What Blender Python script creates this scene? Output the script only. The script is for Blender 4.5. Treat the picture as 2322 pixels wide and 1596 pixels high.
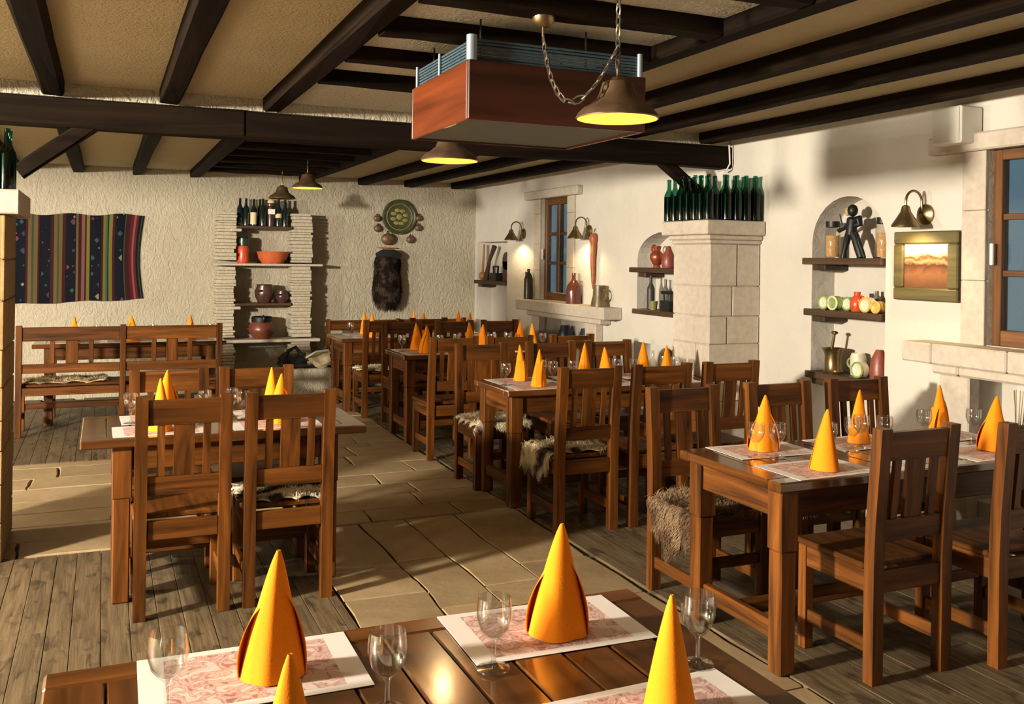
import bpy, bmesh, math, random
from math import sin, cos, pi, radians, sqrt, atan2, hypot
from mathutils import Vector, Matrix
from mathutils.geometry import delaunay_2d_cdt
random.seed(11)
for o in list(bpy.data.objects): bpy.data.objects.remove(o)
S = bpy.context.scene
C = S.collection

# ------------------------------------------------------------------ camera
CAM_H, FPX, YAW, ROLL, CY = 1.6, 2118.5, radians(23.578), radians(-.7812), 588.5
cd = bpy.data.cameras.new('camera'); cam = bpy.data.objects.new('camera', cd); C.objects.link(cam)
_r = Vector((cos(YAW), -sin(YAW), 0)); _f = Vector((sin(YAW), cos(YAW), 0)); _d = Vector((0, 0, -1))
_R = _r*cos(ROLL) + _d*sin(ROLL); _D = -_r*sin(ROLL) + _d*cos(ROLL)
M = Matrix.Identity(4)
for i in range(3):
    M[i][0] = _R[i]; M[i][1] = -_D[i]; M[i][2] = -_f[i]
M.translation = (0, 0, CAM_H)
cam.matrix_world = M
cd.sensor_fit = 'HORIZONTAL'; cd.sensor_width = 36; cd.lens = FPX/2322*36
cd.shift_y = -(798-CY)/2322; cd.clip_start = .02; cd.clip_end = 200
S.camera = cam

# ------------------------------------------------------------------ world, lights, exposure
w = bpy.data.worlds.new('world'); S.world = w; w.use_nodes = True
bg = w.node_tree.nodes['Background']; bg.inputs[0].default_value = (.36, .56, .68, 1); bg.inputs[1].default_value = .40
def lamp(name, kind, loc, energy, col, size=.2, target=None, **k):
    d = bpy.data.lights.new(name, kind); d.energy = energy; d.color = col
    if kind == 'AREA': d.size = size
    else: d.shadow_soft_size = size
    for a, b in k.items(): setattr(d, a, b)
    o = bpy.data.objects.new(name, d); C.objects.link(o); o.location = loc
    if target: o.rotation_euler = (Vector(target)-Vector(loc)).to_track_quat('-Z', 'Y').to_euler()
    return o
lamp('key_light', 'POINT', (-5.0, 2.5, 2.25), 5600, (1, .89, .73), .22)
lamp('rear_light', 'POINT', (-5.2, 6.25, 2.0), 950, (1, .89, .73), .18)
lamp('chair_fill_light', 'SPOT', (-2.4, 1.2, 1.5), 90, (1, .88, .72), .15, target=(.45, 4.4, .45), spot_size=radians(50), spot_blend=.8)  # unseen fill spot, added to brighten the chairs at the left table
lamp('ceiling_fill_light', 'AREA', (-2.6, 4.3, .6), 22, (1, .88, .70), 1.0, target=(-2.3, 4.3, 2.5))  # unseen upward area lamp, added to brighten the ceiling
S.view_settings.view_transform = 'Standard'
S.view_settings.look = 'None'
S.view_settings.exposure = 0
S.view_settings.gamma = 1
S.view_settings.use_curve_mapping = False

# ------------------------------------------------------------------ materials
def new_mat(name):
    m = bpy.data.materials.new(name); m.use_nodes = True
    nt = m.node_tree; return m, nt, nt.nodes['Principled BSDF']
def N(nt, t, **k):
    n = nt.nodes.new(t)
    for a, b in k.items(): setattr(n, a, b)
    return n
def ramp(nt, stops, interp='LINEAR'):
    n = N(nt, 'ShaderNodeValToRGB'); n.color_ramp.interpolation = interp
    e = n.color_ramp.elements
    while len(e) > 1: e.remove(e[0])
    e[0].position = stops[0][0]; e[0].color = (*stops[0][1], 1)
    for p, c in stops[1:]:
        q = e.new(p); q.color = (*c, 1)
    return n
def coords(nt, scale=(1, 1, 1), kind='Object'):
    tc = N(nt, 'ShaderNodeTexCoord'); mp = N(nt, 'ShaderNodeMapping')
    mp.inputs['Scale'].default_value = scale
    nt.links.new(tc.outputs[kind], mp.inputs[0]); return mp
def noise(nt, vec, scale, detail=4, rough=.55, dist=0):
    n = N(nt, 'ShaderNodeTexNoise'); n.inputs['Scale'].default_value = scale
    n.inputs['Detail'].default_value = detail; n.inputs['Roughness'].default_value = rough
    n.inputs['Distortion'].default_value = dist
    nt.links.new(vec.outputs[0], n.inputs['Vector']); return n
def bump(nt, b, height, strength, dist):
    n = N(nt, 'ShaderNodeBump'); n.inputs['Strength'].default_value = strength; n.inputs['Distance'].default_value = dist
    nt.links.new(height, n.inputs['Height']); nt.links.new(n.outputs[0], b.inputs['Normal'])
MATS = {}
def plain(name, col, rough=.6, metal=0, spec=.5, var=.0, bumpy=0, bscale=40):
    if name in MATS: return MATS[name]
    m, nt, b = new_mat(name)
    b.inputs['Roughness'].default_value = rough; b.inputs['Metallic'].default_value = metal
    b.inputs['Specular IOR Level'].default_value = spec
    b.inputs['Base Color'].default_value = (*col, 1)
    if var or bumpy:
        mp = coords(nt)
        n = noise(nt, mp, bscale)
        if var:
            r = ramp(nt, [(.3, tuple(max(0, c*(1-var)) for c in col)), (.7, tuple(min(1, c*(1+var)) for c in col))])
            nt.links.new(n.outputs[0], r.inputs[0]); nt.links.new(r.outputs[0], b.inputs['Base Color'])
        if bumpy: bump(nt, b, n.outputs[0], bumpy, .01)
    MATS[name] = m; return m
def wood(name, c1, c2, axis=2, rough=.45, spec=.5, scale=1.0, knots=False, coat=0, rnd=.25, gb=.25):
    if name in MATS: return MATS[name]
    m, nt, b = new_mat(name)
    sc = [26*scale]*3; sc[axis] = 1.6*scale
    mp = coords(nt, tuple(sc))
    oi = N(nt, 'ShaderNodeObjectInfo')
    ad = N(nt, 'ShaderNodeVectorMath', operation='ADD'); mu = N(nt, 'ShaderNodeVectorMath', operation='SCALE')
    cb = N(nt, 'ShaderNodeCombineXYZ')
    for i in range(3): nt.links.new(oi.outputs['Random'], cb.inputs[i])
    nt.links.new(cb.outputs[0], mu.inputs[0]); mu.inputs['Scale'].default_value = 60
    nt.links.new(mp.outputs[0], ad.inputs[0]); nt.links.new(mu.outputs[0], ad.inputs[1])
    n = noise(nt, ad, 1.0, 6, .6, .6)
    r = ramp(nt, [(.28, c1), (.55, tuple((a+b_)/2 for a, b_ in zip(c1, c2))), (.78, c2)])
    nt.links.new(n.outputs[0], r.inputs[0])
    out = r.outputs[0]
    if knots:
        sk = [8*scale]*3; sk[axis] = 3.6*scale
        mk = coords(nt, tuple(sk)); a2 = N(nt, 'ShaderNodeVectorMath', operation='ADD')
        nt.links.new(mk.outputs[0], a2.inputs[0]); nt.links.new(mu.outputs[0], a2.inputs[1])
        v = noise(nt, a2, 1.1, 3, .5, .8)
        rr = ramp(nt, [(.0, (1, 1, 1)), (.54, (1, 1, 1)), (.66, (.34, .32, .30)), (1, (.2, .2, .2))])
        nt.links.new(v.outputs[0], rr.inputs[0])
        mx = N(nt, 'ShaderNodeMixRGB', blend_type='MULTIPLY'); mx.inputs[0].default_value = .8
        nt.links.new(out, mx.inputs[1]); nt.links.new(rr.outputs[0], mx.inputs[2]); out = mx.outputs[0]
    hs = N(nt, 'ShaderNodeHueSaturation')
    mr = N(nt, 'ShaderNodeMapRange'); mr.inputs['To Min'].default_value = 1-rnd; mr.inputs['To Max'].default_value = 1+rnd
    nt.links.new(oi.outputs['Random'], mr.inputs['Value']); nt.links.new(mr.outputs[0], hs.inputs['Value'])
    nt.links.new(out, hs.inputs['Color']); nt.links.new(hs.outputs[0], b.inputs['Base Color'])
    b.inputs['Roughness'].default_value = rough; b.inputs['Specular IOR Level'].default_value = spec
    if coat:
        b.inputs['Coat Weight'].default_value = coat; b.inputs['Coat Roughness'].default_value = .12
    bump(nt, b, n.outputs[0], gb, .004)
    MATS[name] = m; return m
def plaster(name, c1, c2, bscale, bstr, bdist, cscale=2.5, vor=0):
    m, nt, b = new_mat(name)
    mp = coords(nt)
    n = noise(nt, mp, cscale, 5, .6); r = ramp(nt, [(.3, c1), (.7, c2)])
    nt.links.new(n.outputs[0], r.inputs[0]); nt.links.new(r.outputs[0], b.inputs['Base Color'])
    b.inputs['Roughness'].default_value = .9; b.inputs['Specular IOR Level'].default_value = .2
    n2 = noise(nt, mp, bscale, 6, .6, 1.2)
    h = n2.outputs[0]
    if vor:
        mp2 = coords(nt, (1, 1, .55))
        n3 = noise(nt, mp2, vor, 3, .5, 2.5)
        ad = N(nt, 'ShaderNodeMath', operation='MULTIPLY_ADD'); ad.inputs[1].default_value = 1.6
        nt.links.new(n3.outputs[0], ad.inputs[0]); nt.links.new(h, ad.inputs[2]); h = ad.outputs[0]
    bump(nt, b, h, bstr, bdist)
    MATS[name] = m; return m
M_WALL = plaster('white_plaster', (.50, .470, .410), (.55, .515, .455), 9, .30, .03)
M_BACK = plaster('rough_plaster', (.385, .345, .262), (.435, .395, .305), 30, .55, .03, vor=13)
M_CEIL = plaster('ceiling_plaster', (.50, .43, .265), (.56, .48, .31), 60, .55, .02, vor=25)
M_CEIL_LIT = plaster('painted_lit_ceiling_plaster', (.74, .69, .55), (.82, .77, .62), 45, .8, .03, vor=20)  # ceiling plaster brightened in colour to stand in for light
M_MORTAR = plaster('mortar', (.10, .08, .052), (.15, .12, .08), 50, .5, .01)
M_BEAM = [wood('beam_wood_%d' % a, (.0025, .002, .0016), (.020, .011, .0055), a, .75, .06, .5, gb=.6) for a in range(3)]
M_OAK = [wood('brown_wood_%d' % a, (.012, .0036, .0009), (.180, .060, .0090), a, .45, .2, .9) for a in range(3)]
M_TOP = [wood('varnished_wood_%d' % a, (.030, .010, .002), (.165, .056, .011), a, .2, .6, .7, coat=.7, gb=.12) for a in range(3)]
M_DARKW = [wood('dark_wood_%d' % a, (.02, .012, .007), (.085, .045, .02), a, .5, .4, .9) for a in range(3)]
M_WIN = [wood('window_wood_%d' % a, (.06, .024, .008), (.22, .09, .025), a, .4, .5, .9) for a in range(3)]
M_PLANK = wood('floor_wood', (.055, .038, .020), (.168, .120, .066), 1, .6, .3, 1.7, knots=True, rnd=.12, gb=.6)
M_RED = wood('red_veneer', (.016, .005, .003), (.10, .024, .009), 0, .3, .5, .35, rnd=.05, gb=.05)  # veneer of the front and rear panels, shade put into the colour
M_RED_LIT = wood('red_veneer_lit', (.055, .011, .0035), (.205, .046, .012), 1, .3, .5, .35, rnd=.05, gb=.05)  # same veneer for the end panels, lit tone put into the colour
M_NAP = plain('napkin_cloth', (.78, .235, .008), .85, spec=.15, var=.06, bumpy=.12, bscale=300)
M_STONEW = plain('cream_limestone', (.45, .395, .325), .85, spec=.2, var=.10, bumpy=.35, bscale=22)
M_SLATE = plain('cream_slate', (.42, .375, .285), .85, spec=.2, var=.18, bumpy=.5, bscale=35)
M_IRON = plain('black_iron', (.012, .013, .014), .45, .3, var=.2)
M_BRASS = plain('aged_brass', (.24, .17, .08), .32, .9, var=.25, bscale=14)
M_BRONZE = plain('brown_enamel', (.125, .075, .04), .4, .55, var=.3, bscale=14)
M_GREY = plain('grey_panel', (.15, .165, .15), .7)
M_WHITE = plain('white_plastic', (.72, .69, .62), .5)
M_TERRA = plain('terracotta', (.46, .10, .028), .55, var=.15, bscale=18)
M_REDCL = plain('red_glaze', (.50, .065, .025), .3, var=.2, bscale=14)
M_BROWNP = plain('brown_glaze', (.055, .025, .02), .3, var=.35, bscale=12)
M_CREAM = plain('cream_ceramic', (.62, .56, .42), .45, var=.2, bscale=25)
M_GREENC = plain('green_ceramic', (.20, .30, .09), .35, var=.3, bscale=25)
M_OCHRE = plain('ochre_ceramic', (.60, .34, .08), .4, var=.25, bscale=25)
M_MAROON = plain('maroon_glaze', (.20, .05, .035), .4, var=.15)
M_LABEL = plain('paper_label', (.62, .50, .30), .8)
M_LIQ = plain('dark_wine', (.004, .008, .008), .3, spec=.1)
M_BLUEC = plain('blue_grey_cable', (.035, .065, .085), .5, var=.2)
M_STEEL = plain('pale_steel', (.35, .42, .46), .35, .6)
M_LEATHER = plain('black_leather', (.012, .011, .012), .5, var=.3)
M_VASE = plain('navy_ceramic', (.012, .02, .035), .3)
M_COPPER = plain('copper', (.42, .10, .05), .3, .7, var=.2, bscale=14)

def stone_floor():
    m, nt, b = new_mat('flagstone'); mp = coords(nt)
    oi = N(nt, 'ShaderNodeObjectInfo')
    n = noise(nt, mp, 3.0, 6, .62, .5)
    r = ramp(nt, [(.25, (.205, .142, .074)), (.5, (.275, .20, .11)), (.8, (.325, .245, .148))])
    nt.links.new(n.outputs[0], r.inputs[0])
    hs = N(nt, 'ShaderNodeHueSaturation'); mr = N(nt, 'ShaderNodeMapRange')
    mr.inputs['To Min'].default_value = .85; mr.inputs['To Max'].default_value = 1.12
    nt.links.new(oi.outputs['Random'], mr.inputs['Value']); nt.links.new(mr.outputs[0], hs.inputs['Value'])
    nt.links.new(r.outputs[0], hs.inputs['Color']); nt.links.new(hs.outputs[0], b.inputs['Base Color'])
    b.inputs['Roughness'].default_value = .55; b.inputs['Specular IOR Level'].default_value = .4
    n2 = noise(nt, mp, 14, 5, .6); bump(nt, b, n2.outputs[0], .3, .01)
    return m
M_FLAG = stone_floor()
def thin_glass(name, tint, refl=.05, edge=.9):
    m = bpy.data.materials.new(name); m.use_nodes = True; nt = m.node_tree; nt.nodes.clear()
    o = N(nt, 'ShaderNodeOutputMaterial'); t = N(nt, 'ShaderNodeBsdfTransparent'); g = N(nt, 'ShaderNodeBsdfGlossy')
    t.inputs[0].default_value = (*tint, 1); g.inputs['Roughness'].default_value = .07
    lw = N(nt, 'ShaderNodeLayerWeight'); lw.inputs[0].default_value = .35
    mr = N(nt, 'ShaderNodeMapRange'); mr.inputs['To Min'].default_value = refl; mr.inputs['To Max'].default_value = edge
    pw = N(nt, 'ShaderNodeMath', operation='POWER'); pw.inputs[1].default_value = 2.2
    nt.links.new(lw.outputs['Facing'], pw.inputs[0]); nt.links.new(pw.outputs[0], mr.inputs['Value'])
    mx = N(nt, 'ShaderNodeMixShader'); nt.links.new(mr.outputs[0], mx.inputs[0])
    nt.links.new(t.outputs[0], mx.inputs[1]); nt.links.new(g.outputs[0], mx.inputs[2]); nt.links.new(mx.outputs[0], o.inputs[0])
    MATS[name] = m; return m
M_GLASS = thin_glass('clear_glass', (.95, .96, .95), .12, .95)
M_JAR = thin_glass('jar_glass', (.9, .88, .82), .08, .7)
M_PANE = thin_glass('window_glass', (.80, .86, .88), .04, .6)
M_BOTTLE = plain('dark_bottle_glass', (.006, .014, .012), .07, spec=.8)
M_GREENB = thin_glass('green_bottle_glass', (.17, .42, .33), .05, .35)
def emit(name, col, s):
    m = bpy.data.materials.new(name); m.use_nodes = True; nt = m.node_tree; nt.nodes.clear()
    o = N(nt, 'ShaderNodeOutputMaterial'); e = N(nt, 'ShaderNodeEmission'); e.inputs[0].default_value = (*col, 1); e.inputs[1].default_value = s
    nt.links.new(e.outputs[0], o.inputs[0]); return m
M_BULB = emit('lamp_bulb', (1, .80, .42), 20)
M_LINING = plain('shade_lining', (.62, .30, .06), .5)
M_CHAIN = plain('chain_metal', (.10, .082, .06), .45, .7, var=.25, bscale=60)
def mat_print():
    m, nt, b = new_mat('printed_paper'); tc = N(nt, 'ShaderNodeTexCoord')
    n = N(nt, 'ShaderNodeTexNoise'); n.inputs['Scale'].default_value = 17; n.inputs['Detail'].default_value = 5; n.inputs['Distortion'].default_value = 1.8
    nt.links.new(tc.outputs['Object'], n.inputs['Vector'])
    r = ramp(nt, [(.36, (.30, .14, .11)), (.44, (.56, .40, .36)), (.50, (.36, .19, .155)), (.56, (.62, .50, .46)), (.66, (.58, .42, .38))])
    nt.links.new(n.outputs[0], r.inputs[0])
    sp = N(nt, 'ShaderNodeSeparateXYZ'); nt.links.new(tc.outputs['Object'], sp.inputs[0])
    def inside(sock, lim):
        a = N(nt, 'ShaderNodeMath', operation='ABSOLUTE'); nt.links.new(sock, a.inputs[0])
        l = N(nt, 'ShaderNodeMath', operation='LESS_THAN'); l.inputs[1].default_value = lim; nt.links.new(a.outputs[0], l.inputs[0]); return l
    a = inside(sp.outputs[0], .165); c = inside(sp.outputs[1], .118)
    mu = N(nt, 'ShaderNodeMath', operation='MULTIPLY'); nt.links.new(a.outputs[0], mu.inputs[0]); nt.links.new(c.outputs[0], mu.inputs[1])
    mx = N(nt, 'ShaderNodeMixRGB'); mx.inputs[1].default_value = (.66, .62, .59, 1)
    nt.links.new(mu.outputs[0], mx.inputs[0]); nt.links.new(r.outputs[0], mx.inputs[2]); nt.links.new(mx.outputs[0], b.inputs['Base Color'])
    b.inputs['Roughness'].default_value = .6
    return m
M_PRINT = mat_print()

# ------------------------------------------------------------------ mesh helpers
class MB:
    def __init__(s): s.v = []; s.f = []
    def add(s, vs, fs):
        o = len(s.v); s.v += [tuple(p) for p in vs]; s.f += [tuple(i+o for i in q) for q in fs]; return s
    def box(s, x0, x1, y0, y1, z0, z1, c=.004):
        if x0 > x1: x0, x1 = x1, x0
        if y0 > y1: y0, y1 = y1, y0
        if z0 > z1: z0, z1 = z1, z0
        c = min(c, (x1-x0)*.3, (y1-y0)*.3, (z1-z0)*.3)
        X = (x0, x1); Y = (y0, y1); Z = (z0, z1); vs = []; idx = {}
        for i in (0, 1):
            for j in (0, 1):
                for k in (0, 1):
                    sx, sy, sz = (1 if i == 0 else -1), (1 if j == 0 else -1), (1 if k == 0 else -1)
                    b = (X[i], Y[j], Z[k])
                    for a, p in ((0, (b[0], b[1]+sy*c, b[2]+sz*c)), (1, (b[0]+sx*c, b[1], b[2]+sz*c)), (2, (b[0]+sx*c, b[1]+sy*c, b[2]))):
                        idx[(i, j, k, a)] = len(vs); vs.append(p)
        F = []
        for i in (0, 1):
            q = [idx[(i, 0, 0, 0)], idx[(i, 1, 0, 0)], idx[(i, 1, 1, 0)], idx[(i, 0, 1, 0)]]; F.append(q if i else q[::-1])
            q = [idx[(0, i, 0, 1)], idx[(1, i, 0, 1)], idx[(1, i, 1, 1)], idx[(0, i, 1, 1)]]; F.append(q[::-1] if i else q)
            q = [idx[(0, 0, i, 2)], idx[(1, 0, i, 2)], idx[(1, 1, i, 2)], idx[(0, 1, i, 2)]]; F.append(q if i else q[::-1])
        for a, b in ((0, 0), (0, 1), (1, 0), (1, 1)):
            F.append([idx[(a, b, 0, 0)], idx[(a, b, 0, 1)], idx[(a, b, 1, 1)], idx[(a, b, 1, 0)]])
            F.append([idx[(a, 0, b, 0)], idx[(a, 0, b, 2)], idx[(a, 1, b, 2)], idx[(a, 1, b, 0)]])
            F.append([idx[(0, a, b, 1)], idx[(0, a, b, 2)], idx[(1, a, b, 2)], idx[(1, a, b, 1)]])
        for i in (0, 1):
            for j in (0, 1):
                for k in (0, 1): F.append([idx[(i, j, k, 0)], idx[(i, j, k, 1)], idx[(i, j, k, 2)]])
        return s.add(vs, F)
    def tube(s, path, r, n=8, cap=True):
        path = [Vector(p) for p in path]; rs = r if isinstance(r, (list, tuple)) else [r]*len(path)
        vs = []; fs = []; prev = None
        for i, p in enumerate(path):
            t = (path[min(i+1, len(path)-1)]-path[max(i-1, 0)]).normalized()
            if prev is None:
                a = Vector((0, 0, 1)) if abs(t.z) < .9 else Vector((1, 0, 0)); u = t.cross(a).normalized()
            else: u = (prev-t*prev.dot(t)).normalized()
            prev = u; w_ = t.cross(u)
            for k in range(n):
                an = 2*pi*k/n; vs.append(p+(u*cos(an)+w_*sin(an))*rs[i])
        for i in range(len(path)-1):
            for k in range(n):
                a = i*n+k; b = i*n+(k+1) % n; fs.append((a, b, b+n, a+n))
        if cap: fs.append(tuple(range(n))[::-1]); fs.append(tuple((len(path)-1)*n+k for k in range(n)))
        return s.add(vs, fs)
    def lathe(s, prof, n=16, c=(0, 0, 0), axis='z', sx=1, sy=1, cap=True):
        vs = []; fs = []
        for r, z in prof:
            for k in range(n):
                a = 2*pi*k/n; p = (r*cos(a)*sx, r*sin(a)*sy, z)
                if axis == 'x': p = (p[2], p[0], p[1])
                if axis == 'y': p = (p[0], p[2], p[1])
                vs.append((p[0]+c[0], p[1]+c[1], p[2]+c[2]))
        for i in range(len(prof)-1):
            for k in range(n):
                a = i*n+k; b = i*n+(k+1) % n; fs.append((a, b, b+n, a+n))
        if cap: fs.append(tuple(range(n))[::-1]); fs.append(tuple((len(prof)-1)*n+k for k in range(n)))
        return s.add(vs, fs)
    def ball(s, c, rx, ry=None, rz=None, n=12, m=8):
        ry = ry or rx; rz = rz or rx; vs = []; fs = []
        for i in range(1, m):
            t = pi*i/m
            for k in range(n):
                a = 2*pi*k/n; vs.append((c[0]+rx*sin(t)*cos(a), c[1]+ry*sin(t)*sin(a), c[2]-rz*cos(t)))
        b = len(vs); vs += [(c[0], c[1], c[2]-rz), (c[0], c[1], c[2]+rz)]
        for i in range(m-2):
            for k in range(n):
                p = i*n+k; q = i*n+(k+1) % n; fs.append((p, q, q+n, p+n))
        for k in range(n):
            fs.append((b, (k+1) % n, k)); fs.append((b+1, (m-2)*n+k, (m-2)*n+(k+1) % n))
        return s.add(vs, fs)
    def ring(s, c, R, r, axis='z', n=18, m=6, a0=0, a1=2*pi):
        pts = []
        for i in range(n+1):
            a = a0+(a1-a0)*i/n
            p = {'z': (R*cos(a), R*sin(a), 0), 'x': (0, R*cos(a), R*sin(a)), 'y': (R*cos(a), 0, R*sin(a))}[axis]
            pts.append(Vector(c)+Vector(p))
        return s.tube(pts, r, m)
    def beam(s, p0, p1, wd, ht, segs=6, jit=.006):
        p0 = Vector(p0); p1 = Vector(p1); t = (p1-p0).normalized()
        u = t.cross(Vector((0, 0, 1)))
        u = u.normalized() if u.length > .01 else Vector((1, 0, 0)); q = u.cross(t)
        vs = []; fs = []; k = 8; c = .012
        for i in range(segs+1):
            p = p0.lerp(p1, i/segs)
            for a, b in ((-wd/2+c, -ht/2), (wd/2-c, -ht/2), (wd/2, -ht/2+c), (wd/2, ht/2-c), (wd/2-c, ht/2), (-wd/2+c, ht/2), (-wd/2, ht/2-c), (-wd/2, -ht/2+c)):
                vs.append(p+u*(a+random.uniform(-jit, jit))+q*(b+random.uniform(-jit, jit)))
        for i in range(segs):
            for j in range(k): fs.append((i*k+j, i*k+(j+1) % k, (i+1)*k+(j+1) % k, (i+1)*k+j))
        fs.append(tuple(range(k))[::-1]); fs.append(tuple(segs*k+j for j in range(k)))
        return s.add(vs, fs)
    def sheet(s, fn, nu, nv, thick=0):
        vs = [Vector(fn(i/nu, j/nv)) for i in range(nu+1) for j in range(nv+1)]
        fs = [(i*(nv+1)+j, (i+1)*(nv+1)+j, (i+1)*(nv+1)+j+1, i*(nv+1)+j+1) for i in range(nu) for j in range(nv)]
        if thick:
            nm = [Vector((0, 0, 0)) for _ in vs]
            for q in fs:
                n_ = (vs[q[1]]-vs[q[0]]).cross(vs[q[3]]-vs[q[0]])
                for i in q: nm[i] += n_
            o = len(vs); vs2 = [p-(n_.normalized() if n_.length > 1e-12 else Vector((0, 0, 1)))*thick for p, n_ in zip(vs, nm)]
            f2 = [tuple(i+o for i in q[::-1]) for q in fs]; W = nv+1; ed = []
            for i in range(nu): ed += [((i+1)*W, i*W), (i*W+nv, (i+1)*W+nv)]
            for j in range(nv): ed += [(j, j+1), (nu*W+j+1, nu*W+j)]
            fs = fs+f2+[(a, b, b+o, a+o) for a, b in ed]; vs = vs+vs2
        return s.add(vs, fs)
    def prism(s, poly, z0, z1, tz=0):
        n = len(poly); vs = [(x, y, z0) for x, y in poly]+[(x, y, z1) for x, y in poly]
        fs = [tuple(range(n))[::-1], tuple(range(n, 2*n))]+[(i, (i+1) % n, n+(i+1) % n, n+i) for i in range(n)]
        return s.add(vs, fs)
    def xf(s, m):
        s.v = [tuple(m @ Vector(p)) for p in s.v]; return s
    def mesh(s, name, mat, smooth=False):
        me = bpy.data.meshes.new(name); me.from_pydata(s.v, [], s.f); me.materials.append(mat)
        if smooth:
            me.polygons.foreach_set('use_smooth', [True]*len(me.polygons))
            try: me.set_sharp_from_angle(angle=radians(40))
            except Exception: pass
        me.update(); return me
    def build(s, name, mat, parent=None, smooth=False, loc=None):
        bm_fix = s.mesh(name, mat, smooth)
        o = bpy.data.objects.new(name, bm_fix); C.objects.link(o)
        if parent: o.parent = parent
        if loc: o.location = loc
        return o
def tag(o, label=None, cat=None, group=None, kind=None):
    if label: o['label'] = label
    if cat: o['category'] = cat
    if group: o['group'] = group
    if kind: o['kind'] = kind
    return o
def thing(name, label, cat, loc=(0, 0, 0), rz=0, group=None):
    o = bpy.data.objects.new(name, None); C.objects.link(o); o.empty_display_size = .1
    o.location = loc; o.rotation_euler = (0, 0, rz); return tag(o, label, cat, group)
def inst(me, name, parent=None, loc=(0, 0, 0), rz=0, sc=1):
    o = bpy.data.objects.new(name, me); C.objects.link(o); o.location = loc; o.rotation_euler = (0, 0, rz)
    o.scale = (sc, sc, sc) if not isinstance(sc, tuple) else sc
    if parent: o.parent = parent
    return o
def copy_tree(o, parent=None):
    c = o.copy(); C.objects.link(c); c.parent = parent
    for ch in list(o.children): copy_tree(ch, c)
    return c
def bx(name, mat, parent, *a, c=.004): return MB().box(*a, c=c).build(name, mat, parent)

XW, YB, ZC = 4.45, 11.4, 2.58        # right wall, back wall, ceiling

# ------------------------------------------------------------------ room shell
fl = tag(MB().box(-7, 4.75, -3, 11.7, -.12, -.022, c=.001).build('floor', M_MORTAR), kind='structure')
ce = tag(MB().box(-7, 4.75, -3, 11.7, ZC, ZC+.1, c=.001).build('ceiling', M_CEIL), kind='structure')
wb = tag(MB().box(-7, 4.75, YB, YB+.2, -.02, ZC, c=.001).build('wall_back', M_BACK), kind='structure')
wf = tag(MB().box(-7, 4.75, -3.2, -3, -.02, ZC, c=.001).build('wall_front', M_DARKW[2]), kind='structure')
wl = tag(MB().box(-7.2, -7, -3, YB+.2, -.02, ZC, c=.001).build('wall_left', M_DARKW[2]), kind='structure')

def arch(y0, y1, z0, zs, zt, n=14):
    pts = [(y1, z0), (y0, z0), (y0, zs)]
    for i in range(1, n): a = pi*i/n; pts.append(((y0+y1)/2-cos(a)*(y1-y0)/2, zs+(zt-zs)*sin(a)))
    return pts+[(y1, zs)]
def rect(y0, y1, z0, z1): return [(y1, z0), (y0, z0), (y0, z1), (y1, z1)]
NICHES = [(arch(4.39, 5.05, .05, 1.74, 2.045), .20, True), (arch(6.45, 7.34, 1.13, 1.62, 1.86), .20, True), (rect(6.55, 7.38, .40, .87), .18, True),
          (rect(10.34, 11.32, .30, 1.82), .20, True), (rect(3.0, 3.66, 1.165, 2.25), .10, False), (rect(8.72, 9.38, 1.165, 2.275), .10, False),
          (rect(2.35, 3.72, .30, .985), .20, True), (rect(8.17, 9.27, .30, .985), .20, True)]
def wall_right():
    outer = [(-3, -.02), (YB, -.02), (YB, ZC), (-3, ZC)]
    pts = [Vector(p) for p in outer]; ed = [(0, 1), (1, 2), (2, 3), (3, 0)]
    for poly, _, _ in NICHES:
        o = len(pts); pts += [Vector(p) for p in poly]; n = len(poly); ed += [(o+i, o+(i+1) % n) for i in range(n)]
    v, e, f, _, _, _ = delaunay_2d_cdt(pts, ed, [], 0, 1e-5)
    def inside(p, poly):
        r = False; n = len(poly)
        for i in range(n):
            (x1, y1), (x2, y2) = poly[i], poly[(i+1) % n]
            if (y1 > p[1]) != (y2 > p[1]) and p[0] < (x2-x1)*(p[1]-y1)/(y2-y1)+x1: r = not r
        return r
    mb = MB(); vs = [(XW, a.x, a.y) for a in v]; fs = []
    for t in f:
        c = sum((v[i] for i in t), Vector((0, 0)))/3
        if not any(inside(c, p) for p, _, _ in NICHES): fs.append(tuple(t))
    mb.add(vs, fs)
    for poly, d, back in NICHES:
        n = len(poly); vs = [(XW, a, b) for a, b in poly]+[(XW+d, a, b) for a, b in poly]
        fs = [(i, (i+1) % n, n+(i+1) % n, n+i) for i in range(n)]
        if back: fs.append(tuple(range(n, 2*n)))
        mb.add(vs, fs)
    o = mb.build('wall_right', M_WALL)
    bm = bmesh.new(); bm.from_mesh(o.data); bmesh.ops.remove_doubles(bm, verts=bm.verts, dist=1e-4)
    bmesh.ops.recalc_face_normals(bm, faces=bm.faces); bm.to_mesh(o.data); bm.free()
    return tag(o, kind='structure')
wr = wall_right()

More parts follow.
